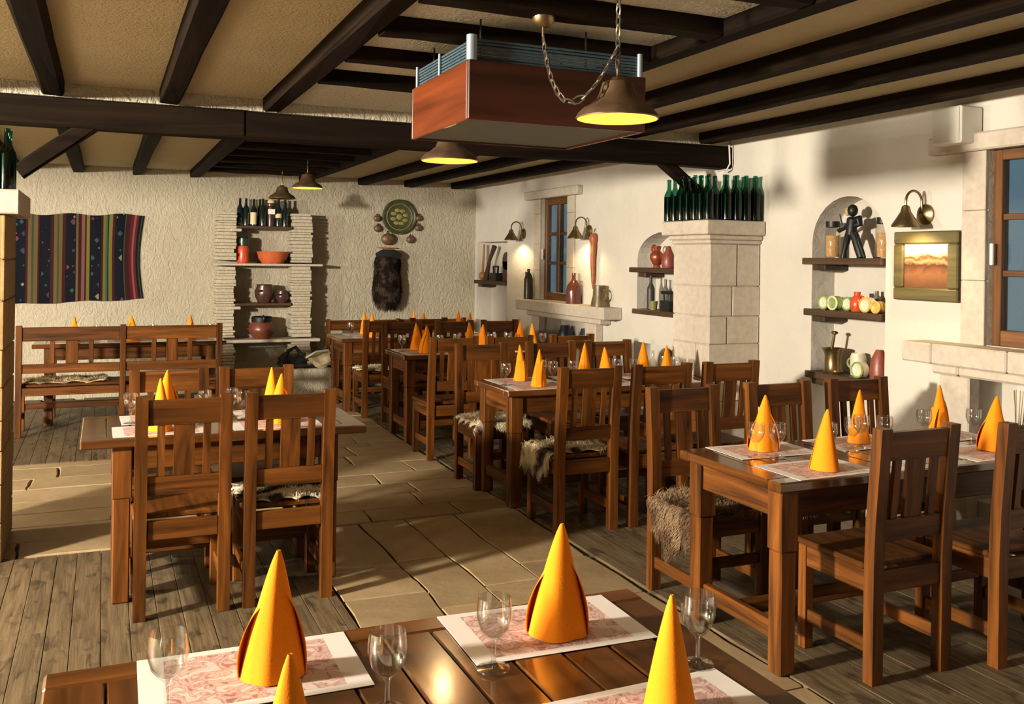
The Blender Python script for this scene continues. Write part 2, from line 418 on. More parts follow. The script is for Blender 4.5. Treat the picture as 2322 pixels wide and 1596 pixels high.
# beams set into the ceiling (parts of the ceiling)
BW = .115
def cbeam(p0, p1, wd=BW, ht=.17, zb=2.5, ax=1):
    MB().beam((p0[0], p0[1], zb+ht/2), (p1[0], p1[1], zb+ht/2), wd, ht, 8, .004).build('beam', M_BEAM[ax], ce)
for xf, xb in ((-.278, -.275), (.343, .336), (.948, .953), (2.30, 2.20), (2.915, 2.93), (3.50, 3.53), (4.18, 4.16)):
    cbeam((xf, -1.5 if xf > .5 else 0), (xf, 5.93)); cbeam((xb, 6.12), (xb, YB))
for x in (-.9, -1.52, -2.14): cbeam((x, -.5), (x, 5.93)); cbeam((x, 6.12), (x, YB))
for y in (.92, 1.49, 2.03, 2.60, 3.12, 3.66, 4.24, 4.83): cbeam((1.01, y), (2.24, y), .11, ax=0)
for y in (6.9, 7.5, 8.1, 8.7, 9.3, 9.9, 10.5): cbeam((1.01, y), (2.14, y), .11, ax=0)
MB().box(1.0, 2.25, -1.5, 5.97, ZC-.012, ZC-.0005, c=.001).build('painted_light_panel', M_CEIL_LIT, ce)  # added panel: light on the centre bay painted as paler plaster
# tie beam with braces, and the plaster strip over it
tb = thing('tie_beam', 'long dark tie beam crossing the room between the two stone pillars', 'beam', (0, 0, 0))
MB().beam((-3.5, 6.025, 2.415), (.78, 6.025, 2.415), .15, .17, 9, .004).build('timber', M_BEAM[0], tb)
MB().beam((.782, 6.03, 2.412), (XW-.003, 6.03, 2.412), .15, .168, 9, .004).build('timber', M_BEAM[0], tb)
MB().beam((-.06, 6.03, 2.37), (-.455, 6.03, 2.06), .10, .09, 3, .003).build('brace', M_BEAM[0], tb)
MB().beam((3.86, 6.03, 2.36), (4.21, 6.03, 2.12), .08, .085, 3, .003).build('brace', M_BEAM[0], tb)
tag(MB().box(-3.5, XW, 5.975, 6.09, 2.502, ZC, c=.001).build('trim_1', M_BACK), kind='structure')

# ------------------------------------------------------------------ floor pieces
def plank_mesh(L, wd): return MB().box(-wd/2, wd/2, 0, L, -.02, 0, c=.003)
def planks(x0, x1, y0, y1, wd=.105, stuff=False):
    x = x0; mb = MB()
    while x < x1-.03:
        w_ = min(wd+random.uniform(-.012, .014), x1-x)
        if x1-x-w_ < .04: w_ = x1-x
        y = y0-random.uniform(0, 1.2); first = True
        while y < y1-.05:
            L = random.uniform(1.5, 2.9); a = max(y, y0); b = min(y+L, y1)
            if b-a < .25: y += L; continue
            z = random.uniform(-.0015, .001)
            if stuff: mb.box(x+.0012, x+w_-.0012, a+.0012, b-.0012, -.02, z, c=.0015)
            else:
                o = MB().box(-w_/2+.0012, w_/2-.0012, .0012, b-a-.0012, -.02, z, c=.0015).build('plank', M_PLANK, fl, loc=(x+w_/2, a, 0))
            y += L
        x += w_
    if stuff: tag(mb.build('planks', M_PLANK, fl), kind='stuff')
planks(-.72, 1.03, 2.3, 5.5)
planks(-.72, 1.12, 7.94, YB)
planks(2.46, XW, 1.6, YB)
planks(-3.4, -.72, -2.5, 5.5, stuff=True); planks(-3.4, -.72, 7.94, YB, stuff=True); pass
planks(-.72, 1.03, -2.5, 2.3, stuff=True); planks(2.46, XW, -2.5, 1.6, stuff=True)
def wob(x, y):
    return (.012*sin(3.3*x+2.1*y)+.006*sin(9*y-5*x+1), .008*sin(2.1*y-3.2*x+2)+.004*sin(8*x+4*y))
def slab(x0, x1, y0, y1, gap=.006):
    x0 += gap; x1 -= gap; y0 += gap; y1 -= gap
    if x1-x0 < .05 or y1-y0 < .05: return
    pts = []; n = 5
    for i in range(n): pts.append((x0+(x1-x0)*i/n, y0))
    for i in range(n): pts.append((x1, y0+(y1-y0)*i/n))
    for i in range(n): pts.append((x1-(x1-x0)*i/n, y1))
    for i in range(n): pts.append((x0, y1-(y1-y0)*i/n))
    q = []
    for x, y in pts:
        dx, dy = wob(x, y); q.append((x+dx+random.uniform(-.004, .004), y+dy+random.uniform(-.004, .004)))
    cx = sum(p[0] for p in q)/len(q); cy = sum(p[1] for p in q)/len(q)
    q = [(a-cx, b-cy) for a, b in q]; z = random.uniform(-.004, .0)
    t = [(a*.985, b*.985) for a, b in q]; n4 = len(q)
    mb = MB(); vs = [(a, b, -.021) for a, b in q]+[(a, b, z-.005) for a, b in q]+[(a, b, z) for a, b in t]
    fs = [(i, (i+1) % n4, n4+(i+1) % n4, n4+i) for i in range(n4)]+[(n4+i, n4+(i+1) % n4, 2*n4+(i+1) % n4, 2*n4+i) for i in range(n4)]+[tuple(range(2*n4, 3*n4))]
    mb.add(vs, fs).build('flagstone', M_FLAG, fl, loc=(cx, cy, 0))
def rows(x0, x1, ys, lmin, lmax):
    for a, b in zip(ys, ys[1:]):
        x = x0-random.uniform(0, lmax*.5)
        while x < x1:
            L = random.uniform(lmin, lmax); p = max(x, x0); q = min(x+L, x1)
            if x1-q < .2: q = x1; L = x1-x+.01
            slab(p, q, a, b); x += L
rows(-3.4, 2.44, [5.52, 5.80, 6.13, 6.44, 6.75, 7.10, 7.42, 7.78, 7.93], .55, 1.35)
rows(1.13, 2.44, [7.94, 8.25, 8.62, 8.95, 9.3, 9.7, 10.1, 10.6, 11.39], .45, .95)
for xa, xb, ys in ((1.04, 1.43, [0.2, 1.2, 2.3, 3.45, 4.28, 4.62, 5.51]), (1.43, 1.72, [.2, 1.6, 2.9, 4.05, 4.75, 5.51]), (1.72, 2.03, [.2, 1.1, 2.4, 3.5, 4.25, 5.51]), (2.03, 2.44, [.2, 1.5, 2.8, 3.9, 4.5, 5.51])):
    for a, b in zip(ys, ys[1:]): slab(xa, xb, a, b)

# ------------------------------------------------------------------ stone pillars
def blocks(parent, x0, x1, y0, y1, z0, z1, seed, mat=M_STONEW, hmin=.15, hmax=.26):
    """masonry shell: blocks seen on the four faces, over a slightly smaller core"""
    r = random.Random(seed)
    MB().box(x0+.012, x1-.012, y0+.012, y1-.012, z0, z1, c=.001).build('core', M_MORTAR if False else mat, parent)
    z = z0
    while z < z1-.02:
        h = r.uniform(hmin, hmax)
        if z1-z-h < .1: h = z1-z
        for face in range(4):
            a0, a1 = (y0, y1) if face in (0, 1) else (x0, x1)
            cuts = [a0]; L = a1-a0
            n = r.choice((1, 2, 2)) if L > .5 else r.choice((1, 2, 2))
            cuts += sorted(a0+L*(i/n)+r.uniform(-.07, .07) for i in range(1, n)); cuts.append(a1)
            for p, q in zip(cuts, cuts[1:]):
                g = .0025; o = r.uniform(-.004, .003)
                t = (p+(g if p > a0 else 0), q-(g if q < a1 else 0), z+g, z+h-g)
                if face == 0: MB().box(x0-o, x0+.02, t[0], t[1], t[2], t[3], c=.006).build('stone_block', mat, parent)
                elif face == 1: MB().box(x1-.02, x1+o, t[0], t[1], t[2], t[3], c=.006).build('stone_block', mat, parent)
                elif face == 2: MB().box(t[0], t[1], y0-o, y0+.02, t[2], t[3], c=.006).build('stone_block', mat, parent)
                else: MB().box(t[0], t[1], y1-.02, y1+o, t[2], t[3], c=.006).build('stone_block', mat, parent)
        z += h
pr = thing('stone_pillar', 'cream stone block chimney pillar against the right wall carrying green bottles', 'pillar')
blocks(pr, 4.0, XW-.003, 5.6, 6.07, 0, 1.735, 5)
for i, (z0, z1, o) in enumerate(((1.735, 1.765, .015), (1.765, 1.80, .032))):
    bx('moulding', M_STONEW, pr, 4.0-o, XW-.003, 5.6-o, 6.07+o, z0, z1, c=.008)
for a, b in ((5.54, 5.86), (5.865, 6.14)): bx('cap_stone', M_STONEW, pr, 3.93, XW-.003, a, b, 1.80, 1.905, c=.008)
pl = thing('stone_pillar', 'stone pillar at the left edge under the tie beam', 'pillar')
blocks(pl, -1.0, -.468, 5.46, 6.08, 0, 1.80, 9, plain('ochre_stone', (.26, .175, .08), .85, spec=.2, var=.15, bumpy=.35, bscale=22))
bx('cap_stone', M_STONEW, pl, -1.07, -.40, 5.40, 6.15, 1.80, 1.925, c=.008)

# ------------------------------------------------------------------ bottles (shared meshes)
WINE = [(.0, 0), (.030, .0), (.037, .006), (.037, .185), (.034, .205), (.020, .235), (.0145, .25), (.0135, .30), (.0155, .302), (.0155, .318), (.012, .32), (0, .32)]
ME_WINE = MB().lathe(WINE, 14, cap=False).mesh('wine_bottle', M_BOTTLE, True)
ME_GREEN = MB().lathe(WINE, 14, cap=False).mesh('green_bottle', M_GREENB, True)
ME_LIQ = MB().lathe([(0, .006), (.034, .008), (.034, .188), (0, .189)], 14, cap=False).mesh('wine', M_LIQ, True)
def green_bottle(x, y, z, label, group, full=True, sc=1):
    o = inst(ME_GREEN if True else ME_WINE, 'green_bottle', None, (x, y, z), random.uniform(0, 6), sc); tag(o, label, 'bottle', group)
    if full: inst(ME_LIQ, 'wine', o)
    return o
rb = random.Random(3)
spots = []
for j in range(7): spots.append((3.972, 5.582+j*.087)); spots.append((4.052, 5.625+j*.087) if j < 6 else (4.13, 5.582))
for i in range(5): spots.append((4.215+i*.083, 5.582))
for i in range(4): spots.append((4.172+i*.084, 5.664))
for x, y in spots:
    x += rb.uniform(-.003, .003); y += rb.uniform(-.003, .003)
    if x > XW-.042: continue
    green_bottle(x, y, 1.906, 'dark green wine bottle standing in the cluster on top of the chimney pillar', 'green bottles on the chimney pillar', True, (1.04, 1.04, rb.uniform(1.0, 1.06)))
for x, y in ((-.47, 5.50), (-.47, 5.62), (-.56, 5.48), (-.66, 5.50), (-.58, 5.62)):
    green_bottle(x, y, 1.926, 'dark green wine bottle on the cap of the left edge pillar', 'green bottles on the left pillar', True, 1.0)

# ------------------------------------------------------------------ windows on the right wall
def window(n, y0, y1, z0, z1, depth=.065):
    wo = tag(bpy.data.objects.new('window_%d' % n, None), kind='structure'); C.objects.link(wo)
    X = XW+depth; t = .055
    MBx = lambda nm, mat, *a: MB().box(*a, c=.004).build(nm, mat, wo)
    MBx('frame_stile', M_WIN[2], X-.03, X+.03, y0, y0+t, z0, z1); MBx('frame_stile', M_WIN[2], X-.03, X+.03, y1-t, y1, z0, z1)
    MBx('frame_rail', M_WIN[1], X-.03, X+.03, y0+t, y1-t, z0, z0+.085); MBx('frame_rail', M_WIN[1], X-.03, X+.03, y0+t, y1-t, z1-.07, z1)
    ym = (y0+y1)/2; MBx('mullion', M_WIN[2], X-.028, X+.028, ym-.035, ym+.035, z0+.085, z1-.07)
    zz = [z0+.085, z0+.085+(z1-z0-.155)/3, z0+.085+(z1-z0-.155)*2/3, z1-.07]
    for zc in zz[1:3]:
        MBx('glazing_bar', M_WIN[1], X-.02, X+.02, y0+t, ym-.035, zc-.017, zc+.017); MBx('glazing_bar', M_WIN[1], X-.02, X+.02, ym+.035, y1-t, zc-.017, zc+.017)
    for a, b in ((y0+t, ym-.035), (ym+.035, y1-t)):
        for p, q in zip(zz, zz[1:]): MBx('pane', M_PANE, X-.003, X+.003, a, b, p+(.017 if p != zz[0] else 0), q-(.017 if q != zz[3] else 0))
    h = MBx('handle', M_WHITE, X-.075, X-.055, y1-.035, y1-.015, z0+.44, z0+.56)
    MB().tube([(X-.03, y1-.025, z0+.47), (X-.06, y1-.025, z0+.47)], .009).build('handle_stem', M_BRASS, wo)
    # stone surround
    j = .155
    for a, b in ((y0-j, y0), (y1, y1+j)):
        z = z0-.005
        while z < z1-.01:
            e = min(z+random.uniform(.26, .42), z1)
            if z1-e < .12: e = z1
            MBx('jamb_stone', M_STONEW, XW-.025, XW+.12 if False else XW+.001, a, b, z+.001, e-.001); z = e
    return wo
window(1, 3.0, 3.66, 1.165, 2.25)
window(2, 8.72, 9.38, 1.165, 2.275)
def surround(n, yl0, yl1, zl0, zl1, ys0, ys1, ym0, ym1, legs, cuts):
    o = tag(bpy.data.objects.new('trim_%d' % n, None), kind='structure'); C.objects.link(o)
    bx('lintel_stone', M_STONEW, o, XW-.07, XW+.001, yl0, yl1, zl0, zl1, c=.01)
    c = [ys0]+cuts+[ys1]
    for a, b in zip(c, c[1:]): bx('sill_stone', M_STONEW, o, XW-.20, XW+.001, a+.0015, b-.0015, 1.048, 1.162, c=.008)
    c = [ym0]+[x-.12 for x in cuts if ym0 < x-.12 < ym1]+[ym1]
    for a, b in zip(c, c[1:]): bx('moulding_stone', M_STONEW, o, XW-.13, XW+.001, a+.001, b-.001, .988, 1.046, c=.012)
    for a, b in legs:
        for z0, z1 in ((.0, .33), (.332, .66), (.662, .986)): bx('leg_stone', M_STONEW, o, XW-.085, XW+.001, a, b, z0, z1, c=.008)
    return o
surround(2, 2.6, 4.02, 2.235, 2.335, 2.0, 4.07, 2.18, 3.92, ((3.70, 3.90), (2.2, 2.36)), [2.9, 3.38, 3.86])
surround(3, 8.42, 9.72, 2.275, 2.37, 7.60, 9.63, 7.80, 9.48, ((9.26, 9.44), (7.96, 8.18)), [8.1, 8.75, 9.2])

# ------------------------------------------------------------------ shelves in the niches
def shelf(label, y0, y1, z, x0=XW-.06, t=.045, bracket=None):
    s = thing('niche_shelf', label, 'shelf', (0, 0, 0))
    bx('board', M_DARKW[1], s, x0, XW+.19, y0, y1, z-t, z, c=.005)
    if bracket: bx('bracket', M_DARKW[0], s, x0+.02, XW+.19, bracket-.06, bracket+.06, z-t-.04, z-t, c=.005)
    return s
shelf('dark wooden top shelf of the arched niche holding the black figurine', 4.40, 5.12, 1.640, XW-.03, bracket=4.975)
shelf('dark wooden middle shelf of the arched niche holding round jars', 4.40, 5.10, 1.292, XW-.03, bracket=4.975)
shelf('dark wooden bottom shelf of the arched niche holding the brass mortar', 4.40, 5.08, .868, XW-.03, bracket=4.97)
shelf('dark shelf beside the chimney pillar with copper jug', 6.46, 7.44, 1.545, XW-.03, bracket=7.25)
shelf('dark shelf beside the chimney pillar with black flat iron', 6.46, 7.38, 1.17, XW-.03)
shelf('dark shelf in the niche by the back corner', 10.36, 11.36, 1.33, XW-.03, bracket=11.2)

# ------------------------------------------------------------------ niche contents
def lobj(name, label, cat, prof, loc, mat, n=16, group=None, sc=1, axis='z'):
    o = MB().lathe([(r*sc, z*sc) for r, z in prof], n, axis=axis, cap=False).build(name, mat, None, True, loc); return tag(o, label, cat, group)
XN = XW+.09
JARP = [(0, 0), (.048, 0), (.052, .01), (.05, .19), (.042, .205), (.042, .225), (0, .225)]
for y, z, lb, h in ((4.93, 1.642, 'tall glass jar of grain left of the black figurine', 1.0), (4.475, 1.642, 'tall glass jar of grain with dark lid right of the black figurine', 1.05)):
    t = thing('glass_jar', lb, 'jar', (XN-.02, y, z))
    MB().lathe([(r*h, q*h) for r, q in JARP], 16, cap=False).build('jar_body', M_JAR, t, True)
    MB().lathe([(0, .006), (.045, .006), (.045, .15*h), (0, .152*h)], 16, cap=False).build('grain', plain('grain', (.55, .33, .16), .9, var=.3, bumpy=.5, bscale=120), t, True)
    MB().lathe([(.044, .205*h), (.047, .207*h), (.047, .245*h), (0, .245*h)], 16, cap=False).build('lid', M_IRON, t, True)
# black figurine: striding figure holding a thin stick
g = MB()
def limb(pts, rs): g.tube(pts, rs, 10)
limb([(0, .085, .0), (0, .075, .05), (0, .035, .17), (0, .005, .21)], [.026, .02, .03, .04])
limb([(0, -.115, .0), (0, -.09, .06), (0, -.045, .17), (0, -.005, .21)], [.03, .035, .036, .04])
limb([(0, -.15, .0), (0, -.10, .10), (0, -.05, .20)], [.014, .02, .02])
limb([(0, 0, .19), (0, -.005, .25), (0, -.02, .315), (0, -.02, .335)], [.045, .045, .05, .03])
limb([(0, -.02, .30), (0, -.09, .315), (0, -.10, .275), (0, -.03, .26)], [.028, .03, .024, .02])
limb([(0, .03, .27), (0, .09, .235), (0, .14, .225)], [.02, .014, .02])
g.ball((0, -.015, .385), .043, .045, .05)
fg = thing('black_figurine', 'black striding figurine with pale face on the top niche shelf', 'figurine', (XN-.06, 4.72, 1.643)); fg.scale = (.8, .8, .8)
g.build('body', M_IRON, fg, True)
MB().ball((-.012, .030, .378), .02, .025, .038).build('face', plain('pale_wood', (.42, .26, .12), .6), fg, True)
MB().tube([(-.01, .12, .36), (-.01, .09, .27)], .006).build('stick', M_IRON, fg)
BALL = lambda r: [(0, 0), (r*.55, 0), (r*.9, r*.35), (r, r*.85), (r*.85, r*1.35), (r*.5, r*1.7), (r*.45, r*1.8), (0, r*1.8)]
def cup(name, label, y, z, r, mat, rim, x=XN-.03, group=None, tilt=0, cat='cup'):
    t = thing(name, label, cat, (x, y, z), 0, group)
    a = MB().lathe([(0, 0), (r*.72, 0), (r, .012), (r, .06), (r*.96, .07), (0, .055)], 16, cap=False)
    a.xf(Matrix.Translation((0, 0, r)) @ Matrix.Rotation(-pi/2-.0, 4, 'Y') @ Matrix.Rotation(tilt, 4, 'Z')).build('cup_body', mat, t, True)
    b = MB().ring((0, 0, 0), r*.9, .007, 'x', 18, 6); b.xf(Matrix.Translation((-.066, 0, r))).build('rim', rim, t, True)
    return t
cup('round_cup', 'cream cup lying on its side at the left end of the middle niche shelf', 4.93, 1.293, .047, M_CREAM, M_GREENC)
cup('round_cup', 'green cup lying on its side, second from left on the middle niche shelf', 4.845, 1.293, .047, M_GREENC, M_CREAM)
cup('round_cup', 'pale cup lying on its side just behind the orange jug', 4.765, 1.293, .045, M_CREAM, M_GREENC, XN+.02)
cup('round_cup', 'ochre rimmed cup lying right of the orange jug', 4.555, 1.293, .048, M_CREAM, M_OCHRE)
cup('round_cup', 'small ochre cup at the right end of the middle niche shelf', 4.465, 1.293, .038, M_OCHRE, M_OCHRE)
jg = thing('orange_jug', 'small orange red clay jug among cups on the middle niche shelf', 'jug', (XN-.05, 4.668, 1.293))
MB().lathe([(0, 0), (.036, 0), (.046, .03), (.046, .06), (.032, .09), (.02, .104), (.022, .128), (0, .126)], 16, cap=False).build('jug_body', M_REDCL, jg, True)
MB().ring((0, -.04, .075), .026, .006, 'x', 12, 6).build('handle', M_REDCL, jg, True)
lobj('small_bottle', 'small grey bottle behind the cups on the middle niche shelf', 'bottle', [(0, 0), (.025, 0), (.025, .09), (.012, .11), (.012, .135), (0, .135)], (XN+.05, 4.60, 1.293), plain('grey_glaze', (.12, .12, .10), .4))
mo = thing('brass_mortar', 'brass mortar with pestle on the bottom niche shelf', 'mortar', (XN-.045, 4.885, .869))
MB().lathe([(0, 0), (.062, 0), (.066, .012), (.055, .03), (.055, .12), (.066, .15), (.076, .165), (.072, .167), (.05, .13), (0, .12)], 20, cap=False).build('mortar_body', M_BRASS, mo, True)
MB().tube([(0, .025, .10), (0, -.01, .265)], .010).build('pestle', M_BRASS, mo, True); MB().ball((0, -.012, .27), .022, .026, .012).build('pestle_knob', M_BRASS, mo, True)
lobj('glass_cup', 'small glass behind the left side of the mortar', 'glass', [(.02, 0), (.03, .0), (.034, .13), (.032, .131), (.028, .005)], (XN+.05, 4.985, .869), M_JAR)
mg = thing('clay_mug', 'cream clay mug beside the brass mortar', 'mug', (XN+.03, 4.735, .869))
MB().lathe([(0, 0), (.046, 0), (.052, .04), (.050, .12), (.042, .145), (.038, .145), (.042, .03), (0, .02)], 18, cap=False).build('mug_body', M_CREAM, mg, True)
MB().ring((-.01, .055, .075), .03, .007, 'x', 12, 6).build('handle', M_GREENC, mg, True)
cup('round_cup', 'cream cup lying between clay mug and maroon jug on the bottom niche shelf', 4.615, .869, .052, M_CREAM, M_GREENC)
lobj('maroon_jug', 'maroon clay jug at the right end of the bottom niche shelf', 'jug', [(0, 0), (.058, 0), (.06, .05), (.052, .13), (.03, .175), (.024, .19), (0, .19)], (XN-.03, 4.49, .869), M_MAROON)
# niche beside the pillar
cj = thing('copper_jug', 'copper jug with handle on the upper shelf beside the chimney pillar', 'jug', (XN-.06, 7.06, 1.546))
MB().lathe([(0, 0), (.035, 0), (.03, .02), (.065, .08), (.06, .12), (.03, .15), (.04, .19), (.03, .19), (0, .16)], 16, cap=False).build('jug_body', M_COPPER, cj, True)
MB().ring((0, .05, .165), .035, .008, 'x', 12, 6).build('handle', M_COPPER, cj, True)
lobj('brown_flask', 'reddish brown pear shaped flask next to the copper jug', 'flask', [(0, 0), (.055, 0), (.065, .04), (.055, .10), (.03, .15), (.018, .185), (0, .19)], (XN-.07, 6.86, 1.546), M_MAROON)
lobj('black_bottle', 'matt black bottle on the lower shelf beside the chimney pillar', 'bottle', WINE, (XN-.05, 7.17, 1.171), plain('matt_black', (.03, .03, .03), .5), sc=.95)
lobj('grey_bottle', 'slim grey bottle behind the matt black bottle', 'bottle', WINE, (XN+.04, 7.07, 1.171), plain('grey_glaze', (.12, .12, .10), .4), sc=.85)
lobj('olive_cup', 'olive yellow cup in front of the flat iron', 'cup', [(0, 0), (.03, 0), (.04, .08), (.036, .08), (.026, .01), (0, .008)], (XN-.09, 7.06, 1.171), plain('olive_glaze', (.18, .17, .05), .4))
fi = thing('flat_iron', 'black charcoal flat iron with raised handle on the lower shelf', 'iron', (XN-.05, 6.90, 1.171))
MB().prism([(-.05, -.11), (.05, -.11), (.055, .02), (.0, .12), (-.055, .02)], 0, .09).build('iron_body', M_IRON, fi)
MB().tube([(0, -.08, .09), (0, -.085, .15)], .008).build('post', M_IRON, fi); MB().tube([(0, .05, .09), (0, .055, .15)], .008).build('post', M_IRON, fi)
MB().tube([(0, -.12, .16), (0, .09, .16)], .014).build('handle', M_IRON, fi, True)
# low niche by the pillar
bk = thing('wicker_basket', 'small round wicker disc basket in the low niche beside the pillar', 'basket', (XN-.03, 6.93, .4005))
MB().lathe([(0, 0), (.08, 0), (.115, .02), (.115, .045), (.0, .05)], 20, cap=False).xf(Matrix.Translation((.03, 0, .33)) @ Matrix.Rotation(-pi/2, 4, 'Y')).build('disc', plain('wicker', (.16, .11, .05), .8, var=.3, bumpy=.5, bscale=70), bk, True)
bx('stand', M_DARKW[1], bk, -.02, .05, -.06, .06, 0, .215)
lobj('glass_bottle', 'clear glass bottle in the low niche beside the pillar', 'bottle', [(.0, 0), (.05, 0), (.05, .25), (.015, .33), (.015, .40), (0, .40)], (XN, 7.2, .402), M_JAR)
# corner niche
sp = thing('wooden_ladle', 'long wooden ladle leaning in the back corner niche', 'ladle', (XN-.06, 11.21, 1.331))
MB().ball((0, 0, .055), .05, .06, .055).build('bowl', wood('ladle_wood', (.22, .09, .03), (.38, .17, .06), 2, .6, rnd=.05), sp, True)
MB().tube([(0, 0, .09), (.03, .03, .46)], [.016, .013]).build('handle', MATS['ladle_wood'], sp, True)
sp = thing('wooden_paddle', 'flat wooden paddle leaning beside the ladle in the back corner niche', 'paddle', (XN-.05, 11.02, 1.336))
MB().tube([(0, .10, 0), (.02, .03, .25), (.05, -.06, .43)], [.04, .022, .035], 8).build('blade', M_DARKW[2], sp, True)
ir = thing('flat_iron', 'small black flat iron on the back corner niche shelf', 'iron', (XN-.06, 10.78, 1.331))
MB().prism([(-.05, -.13), (.05, -.13), (.055, .02), (.0, .15), (-.055, .02)], 0, .10).build('iron_body', M_IRON, ir)
MB().tube([(0, -.08, .10), (0, -.09, .18), (0, .06, .18), (0, .05, .10)], .013).build('handle', M_IRON, ir, True)
bd = thing('bread_board', 'dark arched board leaning at the right end of the back corner niche', 'board', (XN-.04, 10.47, 1.331))
MB().box(-.012, .012, -.11, .11, 0, .25, c=.006).build('board', M_DARKW[2], bd); MB().lathe([(0, -.012), (.11, -.012), (.11, .012), (0, .012)], 20, (0, 0, .25), 'x', cap=False).build('rounded_top', M_DARKW[2], bd)
# on the far sill
XS = XW-.09
fb = thing('dark_flask', 'dark slim flask with side handle at the left end of the far window sill', 'flask', (XS, 9.52, 1.163))
MB().lathe([(0, 0), (.052, 0), (.05, .22), (.035, .27), (.015, .30), (.018, .335), (0, .335)], 14, cap=False).build('flask_body', plain('dark_olive_glaze', (.03, .03, .02), .3), fb, True)
MB().tube([(0, .05, .24), (0, .075, .27), (0, .07, .30), (0, .04, .29)], .008).build('handle', M_IRON, fb, True)
rj = thing('brown_bottle_jug', 'red brown bottle jug with ring handle on the far window sill', 'jug', (XS, 8.42, 1.163))
MB().lathe([(0, 0), (.075, 0), (.078, .12), (.07, .18), (.035, .225), (.02, .25), (.02, .31), (0, .31)], 16, cap=False).build('jug_body', plain('chestnut_glaze', (.10, .03, .02), .2, var=.2), rj, True)
MB().ring((0, -.055, .20), .032, .008, 'x', 12, 6).build('handle', MATS['chestnut_glaze'], rj, True)
bm_ = thing('beer_mug', 'green and brown clay mug at the right end of the far window sill', 'mug', (XS, 7.88, 1.163))
MB().lathe([(0, 0), (.085, 0), (.08, .04), (.066, .10), (.06, .20), (.054, .2), (.06, .03), (0, .03)], 18, cap=False).build('mug_body', plain('green_brown_glaze', (.12, .09, .035), .35, var=.5, bscale=8), bm_, True)
MB().ring((0, -.075, .11), .05, .011, 'x', 14, 6).build('handle', MATS['green_brown_glaze'], bm_, True)
hk = thing('carved_wooden_sheath', 'long reddish carved wooden sheath hanging on the wall by the far window', 'carving', (XW-.03, 8.12, 1.32))
MB().tube([(0, 0, 0), (0, 0, .08), (0, .01, .30), (0, 0, .42), (0, 0, .45), (0, 0, .48), (0, 0, .53), (0, 0, .55)], [.008, .02, .03, .035, .032, .045, .04, .02], 10).build('sheath', plain('reddish_wood', (.30, .085, .02), .5, var=.3, bscale=20), hk, True)
MB().tube([(0, 0, .55), (.015, 0, .60)], .004).build('cord', M_IRON, hk)
# vases in the niches under the sills
VASE = [(0, 0), (.05, 0), (.055, .03), (.03, .08), (.022, .16), (.05, .30), (.085, .42), (.09, .48), (.06, .56), (.05, .60), (0, .60)]
for (y, lb, mat, s) in ((3.35, 'dark blue slender vase in the niche under the right window', M_VASE, 1.0), (3.08, 'brown slender vase in the niche under the right window', M_BROWNP, 1.0),
                        (8.95, 'dark blue vase at left in the niche under the far window', M_VASE, 1.0), (8.48, 'dark slender vase at right in the niche under the far window', M_VASE, 1.0)):
    lobj('vase', lb, 'vase', [(max(r, 0), z) for r, z in VASE], (XN, y, .302), mat, sc=s)
tw = thing('dried_twigs', 'bundle of pale dried twigs in the niche under the right window', 'twigs', (XN-.02, 3.52, .302))
MB().lathe([(0, 0), (.05, 0), (.04, .16), (.03, .2), (0, .2)], 12, cap=False).build('pot', M_CREAM, tw, True)
for i in range(9):
    a = random.uniform(-.09, .09); MB().tube([(0, 0, .15), (a*.3, a*.5, .35), (random.uniform(-.04, .04), a, .63)], .0035, 5).build('twig', plain('dry_twig', (.45, .38, .26), .8), tw)

# ------------------------------------------------------------------ wall sconces, picture, speaker
def sconce(label, y, z):
    t = thing('wall_sconce', label, 'lamp', (XW, y, z), 0, 'gooseneck wall lamps')
    MB().lathe([(0, 0), (.062, 0), (.06, -.012), (.03, -.03), (0, -.034)], 18, axis='x', cap=False).build('wall_plate', M_BRASS, t, True)
    p = [(-.02, 0, 0), (-.032, 0, .03), (-.035, 0, .06)]
    for i in range(13):
        a = pi*i/12; p.append((-.098+.063*cos(a), 0, .07+.066*sin(a)))
    p += [(-.161, 0, .05), (-.161, 0, .03)]
    MB().tube(p, .0075, 8).build('arm', M_BRASS, t, True)
    e = p[-1]
    sh = MB().lathe([(.010, .02), (.022, .012), (.03, -.02), (.055, -.06), (.078, -.095), (.080, -.108), (.074, -.106), (.05, -.06), (.022, -.02), (.02, .0)], 18, e, cap=False).build('shade', M_BRASS, t, True)
    MB().ball((e[0], e[1], e[2]-.07), .022).build('bulb', M_BULB, sh, True)
    l = lamp('sconce_light', 'SPOT', (XW+e[0]+.0, y+e[1], z+e[2]-.078), 15, (1, .72, .36), .03)
    l.data.spot_size = radians(150); l.data.spot_blend = .5; l.parent = t; l.location = (e[0], e[1], e[2]-.112)
    return t
sconce('brass gooseneck wall lamp by the back corner niche', 9.86, 1.90)
sconce('brass gooseneck wall lamp right of the far window', 8.26, 1.895)
sconce('brass gooseneck wall lamp over the framed picture', 4.085, 1.90)
